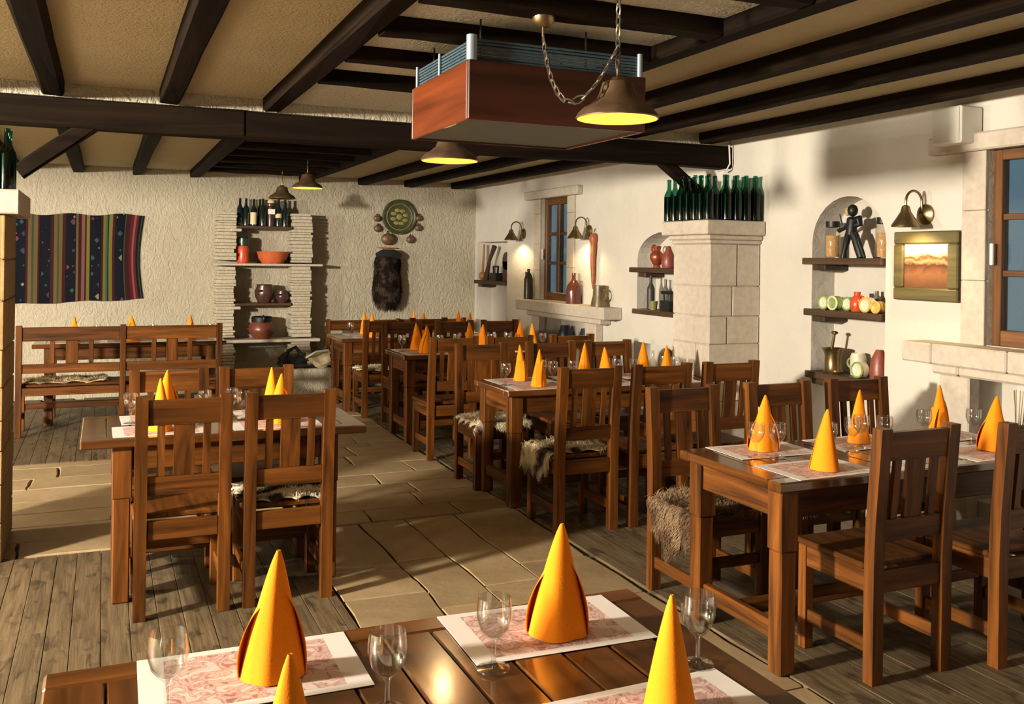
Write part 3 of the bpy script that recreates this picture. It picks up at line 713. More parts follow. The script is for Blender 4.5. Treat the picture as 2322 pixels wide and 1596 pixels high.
def picture_mat():
    m, nt, b = new_mat('sepia_print'); tc = N(nt, 'ShaderNodeTexCoord'); sp_ = N(nt, 'ShaderNodeSeparateXYZ'); nt.links.new(tc.outputs['Object'], sp_.inputs[0])
    n = N(nt, 'ShaderNodeTexNoise'); n.inputs['Scale'].default_value = 22; n.inputs['Detail'].default_value = 5; nt.links.new(tc.outputs['Object'], n.inputs['Vector'])
    ma = N(nt, 'ShaderNodeMath', operation='MULTIPLY_ADD'); ma.inputs[1].default_value = .07; nt.links.new(n.outputs[0], ma.inputs[0])
    nt.links.new(sp_.outputs[2], ma.inputs[2])
    mr = N(nt, 'ShaderNodeMapRange'); mr.inputs['From Min'].default_value = -.09; mr.inputs['From Max'].default_value = .22; nt.links.new(ma.outputs[0], mr.inputs['Value'])
    r = ramp(nt, [(.0, (.12, .05, .02)), (.25, (.22, .09, .035)), (.42, (.07, .025, .01)), (.50, (.45, .22, .10)), (.56, (.10, .04, .015)), (.63, (.66, .44, .24)), (.72, (.85, .70, .48))])
    nt.links.new(mr.outputs[0], r.inputs[0]); nt.links.new(r.outputs[0], b.inputs['Base Color']); b.inputs['Roughness'].default_value = .35
    return m
pc = thing('framed_picture', 'sepia landscape print in a wide olive wooden frame below the lamp', 'picture', (XW-.02, 4.06, 1.595))
OLV = wood('olive_frame_wood', (.06, .048, .014), (.14, .11, .035), 1, .5, rnd=.05)
hw, hh, fw = .235, .205, .075
for a in ((-hw, hw, hh-fw, hh), (-hw, hw, -hh, -hh+fw)): bx('frame_rail', OLV, pc, -.02, .018, a[0], a[1], a[2], a[3], c=.008)
for a in ((-hw, -hw+fw), (hw-fw, hw)): bx('frame_stile', OLV, pc, -.02, .018, a[0], a[1], -hh+fw+.0005, hh-fw-.0005, c=.008)
bx('print', picture_mat(), pc, -.004, .016, -hw+fw, hw-fw, -hh+fw, hh-fw, c=.001)
spk = thing('wall_speaker', 'white loudspeaker box on the right wall below the ceiling', 'speaker', (XW, 3.80, 2.275))
bx('cabinet', M_WHITE, spk, -.17, -.002, -.10, .10, 0, .205, c=.008); bx('grille', plain('speaker_cloth', (.62, .60, .54), .8, bumpy=.3, bscale=200), spk, -.176, -.17, -.09, .09, .01, .195, c=.003)
tag(MB().tube([(4.40, 5.93, 2.505), (4.405, 5.925, 2.36), (4.38, 5.93, 2.315), (4.30, 5.95, 2.30)], .006).build('white_cable', M_WHITE, None, True), 'thin white cable looping over the right end of the tie beam', 'cable')

# ------------------------------------------------------------------ hanging unit
ac = thing('hanging_ventilation_box', 'wood sided ventilation box hanging below the ceiling joists', 'ventilator', (1.30, 3.43, 2.15))
L_, D_, H_ = .81, .74, .235
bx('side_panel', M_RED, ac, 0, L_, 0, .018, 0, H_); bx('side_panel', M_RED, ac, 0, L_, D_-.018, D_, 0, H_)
bx('side_panel', M_RED_LIT, ac, -.001, .018, .0185, D_-.0185, 0, H_); bx('side_panel', M_RED_LIT, ac, L_-.018, L_+.001, .0185, D_-.0185, 0, H_)
bx('bottom_panel', M_GREY, ac, .02, L_-.02, .02, D_-.02, .008, .02)
bx('top_panel', M_GREY, ac, .02, L_-.02, .02, D_-.02, H_-.02, H_-.005)
for x, y, r in ((.02, .02, .022), (.02, D_-.02, .007), (L_-.02, .02, .012), (L_-.02, D_-.02, .012), (.02, D_*.55, .006)):
    MB().tube([(x, y, H_), (x, y, H_+.10)], r, 10).build('corner_post', M_STEEL, ac, True)
for i in range(7):
    z = H_+.008+i*.013
    MB().tube([(.03, .03, z), (L_-.03, .03, z), (L_-.03, D_-.03, z), (.03, D_-.03, z), (.03, .03, z)], .0052, 6).build('coil_tube', M_BLUEC, ac, True)
for x, y in ((.08, .08), (L_-.25, .08), (.08, D_-.08), (L_-.08, D_-.08)):
    MB().tube([(x, y, H_), (x, y, .43)], .004, 6).build('hanger_rod', M_IRON, ac)

# ------------------------------------------------------------------ pendant lamps
def chain(mb, pts, link=.048, r=.0036):
    P = [Vector(p) for p in pts]; L = [0]
    for a, b in zip(P, P[1:]): L.append(L[-1]+(b-a).length)
    n = max(1, int(L[-1]/(link*.78)))
    def at(s):
        for i in range(len(P)-1):
            if s <= L[i+1]+1e-9: return P[i].lerp(P[i+1], (s-L[i])/max(1e-9, L[i+1]-L[i]))
        return P[-1]
    for k in range(n):
        a = at(L[-1]*k/n); b = at(L[-1]*(k+1)/n); t = (b-a).normalized(); c = (a+b)/2
        u = t.cross(Vector((0, 1, 0)) if k % 2 else Vector((1, 0, .3))).normalized()
        if k % 2: u = t.cross(u).normalized()
        q = []
        for i in range(9):
            an = 2*pi*i/8; q.append(c+t*cos(an)*link*.55+u*sin(an)*link*.26)
        mb.tube(q, r, 5, cap=False)
    return mb
SHADE = [(.035, .135), (.056, .128), (.066, .092), (.076, .068), (.090, .058), (.095, .052), (.126, .034), (.144, .016), (.152, 0)]
def pendant(label, loc, sc=1.0, lit=True, swag=None, energy=5):
    t = thing('pendant_lamp', label, 'lamp', loc, 0, 'hanging chain pendant lamps')
    MB().lathe([(r*sc, z*sc) for r, z in SHADE+[(.151, -.004), (.147, -.004)]], 28, cap=False).build('shade', M_BRONZE, t, True)
    sh = t.children[-1] if False else bpy.data.objects[[c.name for c in C.objects if c.parent == t][-1]]
    MB().lathe([(r*sc*.965, z*sc-.004) for r, z in SHADE], 28, cap=False).build('shade_lining', M_LINING if lit else M_BRONZE, sh, True)
    MB().lathe([(0, .152), (.02, .150), (.03, .132), (0, .130)], 12, cap=False).xf(Matrix.Scale(sc, 4)).build('collar', M_BRASS, t, True)
    if lit:
        MB().ball((0, 0, .055*sc), .026*sc).build('bulb', M_BULB, sh, True); sh.children
        l = lamp('pendant_light', 'POINT', (0, 0, 0), energy, (1, .70, .34), .035); l.parent = t; l.location = (0, 0, .012)
    top = (ZC if not swag else 2.52)-loc[2]
    if not swag: MB().lathe([(0, 0), (.035, 0), (.03, -.02), (0, -.03)], 12, (0, 0, top), cap=False).build('ceiling_rose', M_BRASS, t, True)
    MB().tube([(0, 0, .148*sc), (0, 0, .19*sc)], .006).build('hook', M_BRASS, t)
    chain(MB(), [(0, 0, .18*sc), (0, 0, top-.02 if not swag else top+.06)]).build('chain', M_CHAIN, t, True)
    if swag:
        cn, lo = swag; cn = Vector(cn)-Vector(loc); lo = Vector(lo)-Vector(loc)
        MB().lathe([(0, 0), (.042, 0), (.04, -.02), (.02, -.04), (0, -.042)], 16, cn, cap=False).build('canopy', M_BRASS, t, True)
        MB().tube([cn+Vector((0, 0, -.04)), cn+Vector((0, 0, -.075))], .005).build('stem', M_BRASS, t)
        a = cn+Vector((0, 0, -.075)); b = Vector((-.005, .0, .245)); pts = []
        for i in range(17):
            u = i/16; p = a.lerp(b, u); s_ = 4*u*(1-u); p += (lo-a.lerp(b, .5))*s_; pts.append(p)
        chain(MB(), pts).build('chain', M_CHAIN, t, True)
    return t
pendant('lit pendant lamp with swagged chain in front of the ventilation box', (1.655, 2.88, 2.105), .97, True, ((1.482, 3.135, 2.503), (1.475, 2.90, 2.15)))
pendant('lit pendant lamp half hidden behind the ventilation box', (1.62, 4.53, 2.105), .98)
pendant('lit pendant lamp hanging before the stone shelf unit', (1.745, 8.84, 2.25), .95)
pendant('unlit pendant lamp hanging right above the shelf bottles', (1.735, 10.15, 2.22), .95, False)

# ------------------------------------------------------------------ stacked stone shelf unit on the back wall
su = thing('stone_shelf_unit', 'shelf unit with stacked thin stone sides on the back wall', 'shelf unit')
YF = 11.1
rr = random.Random(4)
for x0, x1 in ((1.18, 1.375), (2.03, 2.25)):
    z = 0.02
    while z < 2.085:
        h = rr.uniform(.026, .046)
        if not any(a-.002 < z+h and z < b+.002 for a, b in ((1.488, 1.515), (.60, .635))):
            a = rr.uniform(-.018, .012); b = rr.uniform(-.012, .02); c_ = rr.uniform(-.02, .012)
            MB().box(x0+a, x1+b, YF+c_, YB-.002, z+.0015, z+h-.0015, c=.004).build('stone_slip', M_SLATE, su)
        z += h
for z0, z1, a, b in ((1.488, 1.515, 1.16, 2.38), (.60, .635, 1.2, 2.36)): bx('stone_slab', M_STONEW, su, a, b, YF-.05, YB-.002, z0, z1, c=.006)
for z0, z1, a, b in ((1.915, 1.95, 1.39, 2.02), (1.025, 1.055, 1.39, 2.02)): bx('wooden_shelf', M_DARKW[0], su, a, b, YF-.02, YB-.002, z0, z1, c=.005)
for x, z in ((1.385, 1.88), (1.385, .985)): bx('stone_corbel', M_STONEW, su, x-.06, x+.06, YF-.03, YF+.15, z, z+.033, c=.006)
YS = 11.22
for i, (x, lb) in enumerate(((1.437, 'dark wine bottle at the left end of the top stone shelf'), (1.505, 'dark wine bottle, second from left on the top stone shelf'))):
    tag(inst(ME_WINE, 'wine_bottle', None, (x, YS-.02, 1.951)), lb, 'bottle', 'bottles on the top stone shelf')
def labelled(x, lb, z=1.951, sc=1.0, lab=(.05, .14), mat=M_LABEL):
    o = inst(ME_WINE, 'wine_bottle', None, (x, YS-.03, z), 0, sc); tag(o, lb, 'bottle', 'bottles on the top stone shelf')
    MB().lathe([(.0385, lab[0]), (.0385, lab[1])], 14, cap=False).build('paper_label', mat, o, True)
labelled(1.59, 'wine bottle with tall beige label on the top stone shelf', sc=.98, lab=(.02, .16))
tag(inst(ME_WINE, 'wine_bottle', None, (1.675, YS+.06, 1.951)), 'wine bottle in the back row behind the beige labelled one', 'bottle', 'bottles on the top stone shelf')
dd = thing('straw_flask', 'round straw covered flask with white tag on the top stone shelf', 'flask', (1.785, YS-.03, 1.951))
MB().lathe([(0, 0), (.04, 0), (.045, .12), (.03, .2), (.03, .22), (.05, .235), (.055, .27), (.04, .30), (0, .305)], 16, cap=False).build('flask_body', M_BROWNP, dd, True)
MB().ball((0, -.02, .275), .045, .035, .045).build('straw_head', M_LABEL, dd, True); bx('tag_card', M_WHITE, dd, -.04, .04, -.06, -.055, .14, .2, c=.001)
labelled(1.875, 'wine bottle with small square label near the right end of the top stone shelf', lab=(.10, .15))
tag(inst(ME_WINE, 'wine_bottle', None, (1.955, YS-.01, 1.951)), 'dark wine bottle at the right end of the top stone shelf', 'bottle', 'bottles on the top stone shelf')
tag(inst(ME_WINE, 'wine_bottle', None, (1.69, YS-.06, 1.951)), 'dark wine bottle left of the straw covered flask', 'bottle', 'bottles on the top stone shelf')
rjar = thing('red_jar', 'tall red clay jar with dark lid on the second stone shelf', 'jar', (1.475, YS-.04, 1.516))
MB().lathe([(0, 0), (.065, 0), (.07, .02), (.068, .16), (.055, .20), (0, .20)], 16, cap=False).build('jar_body', M_REDCL, rjar, True)
MB().lathe([(.05, .2), (.062, .205), (.062, .29), (.04, .31), (0, .31)], 16, cap=False).build('lid', plain('dark_green_glaze', (.012, .03, .018), .3), rjar, True)
lobj('terracotta_bowl', 'wide terracotta bowl on the second stone shelf', 'bowl', [(0, 0), (.12, 0), (.165, .06), (.18, .125), (.19, .14), (.175, .14), (.155, .06), (0, .03)], (1.815, YS-.03, 1.516), M_TERRA, 24)
lobj('dark_pot', 'dark pot behind the terracotta bowl', 'pot', [(0, 0), (.03, 0), (.04, .08), (.033, .12), (0, .12)], (1.968, YS+.134, 1.516), M_BROWNP)
for x, r, lb in ((1.725, .11, 'big dark brown pot on the third stone shelf'), (1.93, .074, 'smaller dark brown pot on the third stone shelf')):
    t = thing('brown_pot', lb, 'pot', (x, YS-.03, 1.056))
    MB().lathe([(0, 0), (r*.65, 0), (r, r*.7), (r*1.02, r*1.2), (r*.8, r*1.8), (r*.85, r*1.95), (r*.7, r*1.9), (0, r*1.7)], 18, cap=False).build('pot_body', M_BROWNP, t, True)
    MB().ring((-r*.7, -r*.75, r*1.3), r*.35, .012, 'z', 12, 6).build('handle', M_BROWNP, t, True)
bp = thing('cooking_pot', 'brown round cooking pot with black rim on the lowest stone shelf', 'pot', (1.70, YS-.03, .636))
MB().lathe([(0, 0), (.09, 0), (.15, .08), (.15, .13), (.11, .2), (0, .19)], 20, cap=False).build('pot_body', plain('brown_red_glaze', (.12, .035, .018), .35, var=.3), bp, True)
MB().lathe([(.105, .19), (.118, .2), (.12, .25), (.11, .26), (.09, .23), (0, .22)], 20, cap=False).build('rim', M_IRON, bp, True)
MB().ring((.0, -.12, .24), .035, .01, 'x', 12, 6).build('handle', M_IRON, bp, True)
# plinth and bagpipe bundle
tag(MB().box(1.94, 2.41, 10.60, 11.03, 0.0, .33, c=.01).build('plaster_plinth', M_BACK), 'low plaster plinth beneath the leather bundle', 'plinth')
lb_ = thing('leather_saddle', 'black leather saddle with pale fur pad on the low plinth', 'saddle', (2.13, 10.82, .331))
MB().sheet(lambda u, v: (-.28+.30*u, -.16+.32*v, .08+.10*sin(pi*v)*(.5+.5*sin(pi*u))+.02*sin(9*u)), 12, 10, .05).build('seat', M_LEATHER, lb_, True)
MB().sheet(lambda u, v: (.0+.27*u, -.17+.34*v, .06+.10*sin(pi*v)+.02*sin(7*u+v*4)), 12, 10, .06).build('fur_pad', plain('pale_fur', (.40, .33, .2), .95, var=.3, bumpy=.8, bscale=60), lb_, True)
MB().tube([(-.02, -.16, .12), (.1, -.17, .19), (.24, -.15, .20), (.27, -.1, .16)], .012).build('strap', M_WHITE, lb_, True)
MB().tube([(-.27, -.1, .07), (-.2, -.1, .2), (-.12, -.08, .24), (-.05, -.1, .15)], .022).build('pommel', M_LEATHER, lb_, True)
MB().box(-.29, .27, -.14, .14, 0, .075, c=.03).build('base_pad', M_LEATHER, lb_, True)

# ------------------------------------------------------------------ tapestry
def tapestry_mat():
    m, nt, b = new_mat('striped_weave'); tc = N(nt, 'ShaderNodeTexCoord'); sp_ = N(nt, 'ShaderNodeSeparateXYZ'); nt.links.new(tc.outputs['UV'], sp_.inputs[0])
    K = (.005, .006, .010); Bn = (.095, .066, .027); Gn = (.032, .048, .03); Rd = (.075, .009, .013); Pk = (.13, .06, .055); Yl = (.115, .10, .02); Mr = (.032, .009, .010); Tl = (.03, .075, .063)
    st = [(0, Pk), (.018, Rd), (.045, K), (.058, Tl), (.066, K), (.155, Mr), (.17, Bn), (.195, Gn), (.21, Bn), (.238, Mr), (.25, K), (.325, Mr), (.35, Bn), (.375, Gn), (.385, Bn), (.41, Mr), (.43, K),
          (.505, Bn), (.522, Mr), (.545, Pk), (.568, Mr), (.582, Yl), (.602, K), (.685, Mr), (.70, Yl), (.722, Tl), (.735, K), (.745, Yl), (.77, Mr), (.79, K), (.865, Gn)]
    r = ramp(nt, st, 'CONSTANT'); nt.links.new(sp_.outputs[0], r.inputs[0])
    r2 = ramp(nt, [(.0, Mr), (.30, Rd), (.48, Pk), (.60, Rd), (.75, K), (.9, Gn), (.95, K)], 'CONSTANT')
    m1 = N(nt, 'ShaderNodeMapRange'); m1.inputs['From Min'].default_value = .875; m1.inputs['From Max'].default_value = 1
    nt.links.new(sp_.outputs[0], m1.inputs['Value']); nt.links.new(m1.outputs[0], r2.inputs[0])
    gt = N(nt, 'ShaderNodeMath', operation='GREATER_THAN'); gt.inputs[1].default_value = .875; nt.links.new(sp_.outputs[0], gt.inputs[0])
    mx = N(nt, 'ShaderNodeMixRGB'); nt.links.new(gt.outputs[0], mx.inputs[0]); nt.links.new(r.outputs[0], mx.inputs[1]); nt.links.new(r2.outputs[0], mx.inputs[2])
    # woven motifs inside the black bands: diamonds and crosses
    band = ramp(nt, [(0, (0, 0, 0)), (.082, (1, 1, 1)), (.145, (0, 0, 0)), (.265, (1, 1, 1)), (.318, (0, 0, 0)), (.44, (1, 1, 1)), (.497, (0, 0, 0)), (.615, (1, 1, 1)), (.675, (0, 0, 0)), (.80, (1, 1, 1)), (.855, (0, 0, 0))], 'CONSTANT')
    nt.links.new(sp_.outputs[0], band.inputs[0])
    vo = N(nt, 'ShaderNodeTexVoronoi', distance='MANHATTAN'); mp = N(nt, 'ShaderNodeMapping'); mp.inputs['Scale'].default_value = (12, 7.5, 1)
    nt.links.new(tc.outputs['UV'], mp.inputs[0]); nt.links.new(mp.outputs[0], vo.inputs['Vector']); vo.inputs['Scale'].default_value = 1.4; vo.inputs['Randomness'].default_value = .55
    lt = N(nt, 'ShaderNodeMath', operation='LESS_THAN'); lt.inputs[1].default_value = .40; nt.links.new(vo.outputs['Distance'], lt.inputs[0])
    mu = N(nt, 'ShaderNodeMath', operation='MULTIPLY'); nt.links.new(lt.outputs[0], mu.inputs[0]); nt.links.new(band.outputs[0], mu.inputs[1])
    cr = ramp(nt, [(0, (.018, .055, .055)), (.3, (.085, .028, .032)), (.45, (.14, .13, .10)), (.6, (.028, .03, .065)), (.75, (.018, .06, .05)), (.9, (.12, .025, .04))], 'CONSTANT')
    s2 = N(nt, 'ShaderNodeSeparateColor'); nt.links.new(vo.outputs['Color'], s2.inputs[0]); nt.links.new(s2.outputs[0], cr.inputs[0])
    m2 = N(nt, 'ShaderNodeMixRGB'); nt.links.new(mu.outputs[0], m2.inputs[0]); nt.links.new(mx.outputs[0], m2.inputs[1]); nt.links.new(cr.outputs[0], m2.inputs[2])
    nt.links.new(m2.outputs[0], b.inputs['Base Color']); b.inputs['Roughness'].default_value = .95; b.inputs['Specular IOR Level'].default_value = .1
    return m
def tapestry():
    nu, nv = 60, 16; x0, x1 = -1.0, .405
    def fn(u, v):
        x = x0+(x1-x0)*u-.045*max(0, u-.7)/.3*sin(pi*(1-v))*(.4+.6*u); zt = 2.02+.03*u+.012*sin(u*17); zb = 1.04+.055*u+.008*sin(u*14)
        return (x, YB-.012-.008-.007*sin(u*38+v*2), zb+(zt-zb)*v)
    mb = MB().sheet(fn, nu, nv, .004); me = mb.mesh('tapestry', tapestry_mat(), True)
    uv = me.uv_layers.new(name='uv'); n1 = (nu+1)*(nv+1)
    for l in me.loops:
        i = l.vertex_index % n1; uv.data[l.index].uv = ((i//(nv+1))/nu, (i % (nv+1))/nv)
    o = bpy.data.objects.new('tapestry', me); C.objects.link(o)
    tag(o, 'striped folk tapestry hanging on the back wall', 'tapestry')
tapestry()

# ------------------------------------------------------------------ plate, bells and fur bag on the back wall
pt = thing('carved_plate', 'round green carved plate hanging on the back wall', 'plate', (3.404, YB-.03, 2.118))
MB().lathe([(0, .01), (.215, .01), (.222, 0), (.222, -.012), (.205, -.016), (.19, -.006), (0, -.006)], 32, axis='y', cap=False).build('dish', plain('green_lacquer', (.045, .052, .022), .4, var=.4, bscale=30), pt, True)
for q in range(8):
    a = q*pi/4+.3; MB().ball((.085*cos(a), -.010, .085*sin(a)), .038, .006, .024).build('carved_petal', plain('ochre_carving', (.22, .19, .06), .5, var=.3), pt, True)
MB().ball((0, -.010, 0), .04, .008, .04).build('carved_centre', MATS['ochre_carving'], pt, True)
MB().ring((0, -.014, 0), .165, .006, 'y', 32, 6).build('carved_ring', MATS['ochre_carving'], pt, True)
BM = plain('bell_metal', (.16, .09, .05), .5, .4, var=.4, bscale=30)
def bell(x, z, r, lb):
    t = thing('sheep_bell', lb, 'bell', (x, YB-.002-r*.6, z), 0, 'small bells on the back wall')
    MB().ball((0, 0, 0), r, r*.6, r*.85).build('bell_body', BM, t, True); MB().ring((0, 0, r*.85), r*.3, .006, 'x', 10, 5).build('loop', M_IRON, t, True)
for px, pz, r, lb in ((3.115, 2.09, .048, 'small bell at upper left of the green plate'), (3.125, 1.965, .052, 'small bell at lower left of the green plate'), (3.66, 2.11, .045, 'small bell at upper right of the green plate'),
                      (3.655, 1.985, .048, 'small bell at lower right of the green plate'), (3.55, 1.835, .055, 'small bell hanging lowest right below the green plate'), (3.25, 1.835, .088, 'large round bell directly above the fur bag')):
    bell(px, pz, r, lb)
def fur(mb, pts_n, length, width=.004, rnd=.5, grav=.3):
    for p, n_ in pts_n:
        L = length*random.uniform(.6, 1.3); n_ = Vector(n_)
        g_ = Vector((0, 0, -1))-n_*n_.dot(Vector((0, 0, -1)))
        fl_ = Vector((sin(p[1]*19+p[0]*7), cos(p[0]*17-p[1]*5), 0))*.5; fl_ -= n_*n_.dot(fl_)
        d = (n_*.38+g_*grav+fl_+Vector((random.uniform(-1, 1), random.uniform(-1, 1), random.uniform(-1, 1)))*rnd).normalized()
        s_ = d.cross(n_); s_ = (s_.normalized() if s_.length > 1e-6 else Vector((1, 0, 0)))*width
        p = Vector(p); q = p+d*L*.55; e = p+(d-n_*.3+Vector((0, 0, -.25*grav))).normalized()*L
        mb.add([p-s_, p+s_, q+s_*.8, q-s_*.8, e], [(0, 1, 2, 3), (3, 2, 4)])
def fur_mat(name, c1, c2, scale=7, mid=.5):
    m, nt, b = new_mat(name); mp = coords(nt); n = noise(nt, mp, scale, 2, .5)
    r = ramp(nt, [(mid-.05, c1), (mid+.05, c2)]); nt.links.new(n.outputs[0], r.inputs[0]); nt.links.new(r.outputs[0], b.inputs['Base Color'])
    b.inputs['Roughness'].default_value = .95; b.inputs['Specular IOR Level'].default_value = .1; return m
bg_ = thing('fur_bag', 'dark shaggy goatskin bag hanging on the back wall under the bells', 'bag', (3.235, YB-.10, 1.32))
FB = fur_mat('dark_goat_fur', (.016, .011, .009), (.06, .042, .03), 9)
mb = MB(); prof = [(0, -.36), (.10, -.34), (.165, -.26), (.19, -.14), (.18, -.02), (.165, .10), (.17, .22), (.155, .28), (.13, .31), (0, .32)]
mb.lathe(prof, 20, sy=.5, cap=False); mb.build('bag_body', FB, bg_, True)
pn = []
for i in range(2600):
    j = random.randrange(1, len(prof)-2); t = random.random(); a = random.uniform(pi, 2*pi) if random.random() < .8 else random.uniform(0, pi)
    r_ = prof[j][0]*(1-t)+prof[j+1][0]*t; z_ = prof[j][1]*(1-t)+prof[j+1][1]*t
    pn.append(((r_*cos(a), r_*sin(a)*.5, z_), (cos(a), sin(a), 0)))
mb = MB(); fur(mb, pn, .06, .0035, .35, 1.0); tag(mb.build('fur', FB, bg_), kind='stuff')
mb = MB(); mb.tube([(-.15, -.03, .30), (-.06, -.05, .335), (.06, -.05, .335), (.15, -.03, .30)], [.04, .055, .055, .04], 10); mb.build('collar', plain('black_wool', (.006, .006, .008), .95), bg_, True)
bx('red_band', M_REDCL, bg_, -.13, .09, -.005, .012, .40, .412, c=.003)

# ------------------------------------------------------------------ furniture prototypes
OX, OY, OZ = M_OAK
def make_chair():
    t = thing('dining_chair', 'x', 'chair')
    w2 = .203; ph = .98; pw = .052
    def post(x):
        mb = MB(); n = 4; sec = [(0, 0), (.44, .0), (.62, -.006), (.98, -.035)]; vs = []; fs = []
        for z, y in sec:
            for a, b in ((-pw/2, 0), (pw/2, 0), (pw/2, .05), (-pw/2, .05)): vs.append((x+a, y+b, z))
        for i in range(3):
            for k_ in range(4): fs.append((i*4+k_, i*4+(k_+1) % 4, (i+1)*4+(k_+1) % 4, (i+1)*4+k_))
        fs += [(3, 2, 1, 0), (12, 13, 14, 15)]; mb.add(vs, fs); mb.build('rear_post', OZ, t)
    for s in (-1, 1):
        post(s*(w2-pw/2))
        bx('front_leg', OZ, t, s*w2, s*(w2-.048), .375, .42, 0, .43)
        bx('side_rail', OY, t, s*(w2-.004), s*(w2-.03), .0505, .3745, .345, .43)
        bx('side_stretcher', OY, t, s*(w2-.010), s*(w2-.034), .0505, .3745, .11, .165)
    iw = w2-pw-.0005
    def slant(nm, x0, x1, z0, z1, y0, y1, mat):
        f = lambda z: -.035*max(0, (z-.62))/.36-.006*min(1, max(0, (z-.44)/.18))
        mb = MB(); vs = []
        for z in (z0, z1):
            for x, y in ((x0, y0), (x1, y0), (x1, y1), (x0, y1)): vs.append((x, y+f(z), z))
        mb.add(vs, [(3, 2, 1, 0), (4, 5, 6, 7), (0, 1, 5, 4), (1, 2, 6, 5), (2, 3, 7, 6), (3, 0, 4, 7)]).build(nm, mat, t)
    slant('top_rail', -iw, iw, .855, .965, .012, .038, OX)
    slant('lower_rail', -iw, iw, .545, .625, .012, .038, OX)
    slant('splat', -.044, .044, .626, .854, .016, .034, OZ)
    for s in (-1, 1): slant('slat', s*.096-.016, s*.096+.016, .626, .854, .016, .034, OZ)
    bx('seat', M_OAK[1], t, -w2-.005, w2+.005, .052, .435, .431, .456, c=.006)
    bx('rear_rail', OX, t, -iw, iw, .01, .036, .345, .43); bx('front_rail', OX, t, -w2+.0485, w2-.0485, .383, .409, .345, .43)
    bx('front_stretcher', OX, t, -w2+.0485, w2-.0485, .385, .407, .20, .25)
    return t
CH = make_chair(); CH_used = [False]
def chair(x, y, rz, label, group):
    """x,y = middle of the rear posts; rz 0 faces +Y"""
    o = CH if not CH_used[0] else copy_tree(CH); CH_used[0] = True
    o.location = (x, y, 0); o.rotation_euler = (0, 0, rz); tag(o, label, 'chair', group); return o
def table(label, x0, x1, y0, y1, inset=(.03, .03), group=None, lowx=True):
    t = thing('dining_table', label, 'table', ((x0+x1)/2, (y0+y1)/2, 0), 0, group); a = (x1-x0)/2; b = (y1-y0)/2; H = .76; th = .04
    e = .075
    bx('edge_board', M_TOP[0], t, -a, a, b-e, b, H-th, H, c=.006); bx('edge_board', M_TOP[0], t, -a, a, -b, -b+e, H-th, H, c=.006)
    n = max(3, round(2*a/.108)); w_ = 2*a/n
    for i in range(n): bx('plank', M_TOP[1], t, -a+i*w_+.0012, -a+(i+1)*w_-.0012, -b+e+.0012, b-e-.0012, H-th+.002, H-.0008-.0012*(i % 2), c=.0045)
    ix, iy = inset; lw = .085
    for sx in (-1, 1):
        for sy in (-1, 1):
            x = sx*(a-ix); y = sy*(b-iy); mb = MB()
            mb.box(x, x-sx*lw, y, y-sy*lw, .48, H-th-.001, c=.004).box(x-sx*.003, x-sx*(lw-.006), y-sy*.003, y-sy*(lw-.006), 0, .481, c=.006)
            mb.build('leg', OZ, t)
    z0, z1 = H-th-.115, H-th-.001
    for s in (-1, 1):
        bx('apron', OX, t, -a+ix+lw+.001, a-ix-lw-.001, s*(b-iy-.015), s*(b-iy-.04), z0, z1)
        bx('apron', OY, t, s*(a-ix-.012), s*(a-ix-.038), -b+iy+lw+.001, b-iy-lw-.001, z0, z1)
        bx('stretcher', OY, t, s*(a-ix-.02), s*(a-ix-.055), -b+iy+lw+.001, b-iy-lw-.001, .12, .19)
    bx('stretcher', OX, t, -a+ix+.06, a-ix-.06, -.03, .03, .135, .185)
    return t
def napkin_mesh(seed, wings):
    r = random.Random(seed); R = r.uniform(.055, .060); h = .245
    lean = (r.uniform(-.012, .012), r.uniform(-.012, .012))
    def cone(u, v):
        th = -.45+u*(2*pi+.9); fr = math.exp(-((((th-1.45*pi+pi) % (2*pi))-pi)/.30)**2); sd = math.exp(-((((th-1.72*pi+pi) % (2*pi))-pi)/.22)**2)
        rad = R*((1-v)**.84)*(1+.03*sin(2*th+seed)+.16*fr*(1-v*.5)-.10*sd*(1-v))+.005*(u-.5)*(1-v*.8)+.0035
        return (rad*cos(th)*1.06+lean[0]*v*v, rad*sin(th)*.86+lean[1]*v*v, .002+h*v-.006*(1-v)*max(0, sin(th*1.5+seed))*0)
    mb = MB().sheet(cone, 40, 12, .0016)
    if wings:
        for s in (-1, 1):
            hz = .135 if s < 0 else .17
            def wing(u, v, s=s, hz=hz):
                z = .003+hz*u; wd = .023*sin(pi*(.14+.86*u))**.7; base = R*((1-z/h)**.84)
                return (s*(base*.95+wd*v), .016-.030*v*v+.012*sin(pi*v), z)
            mb.sheet(wing, 14, 8, .0016)
    return mb.mesh('napkin', M_NAP, True)
NAPS = [napkin_mesh(i, i < 3) for i in range(6)]
GP = [(0, .002), (.034, 0), (.034, .003), (.012, .009), (.0055, .016), (.005, .05), (.0065, .058), (.016, .066), (.030, .084), (.0365, .108), (.0365, .125), (.0335, .148), (.0322, .148), (.035, .125), (.035, .108), (.0285, .086), (.014, .069), (0, .066)]
ME_GL = MB().lathe(GP, 24, cap=False).mesh('wine_glass', M_GLASS, True)
ME_GL2 = MB().lathe(GP, 14, cap=False).mesh('wine_glass', M_GLASS, True)
ME_MAT = MB().box(-.215, .215, -.14, .14, 0, .0012, c=.0003).mesh('placemat', M_PRINT)
ZT = .7602
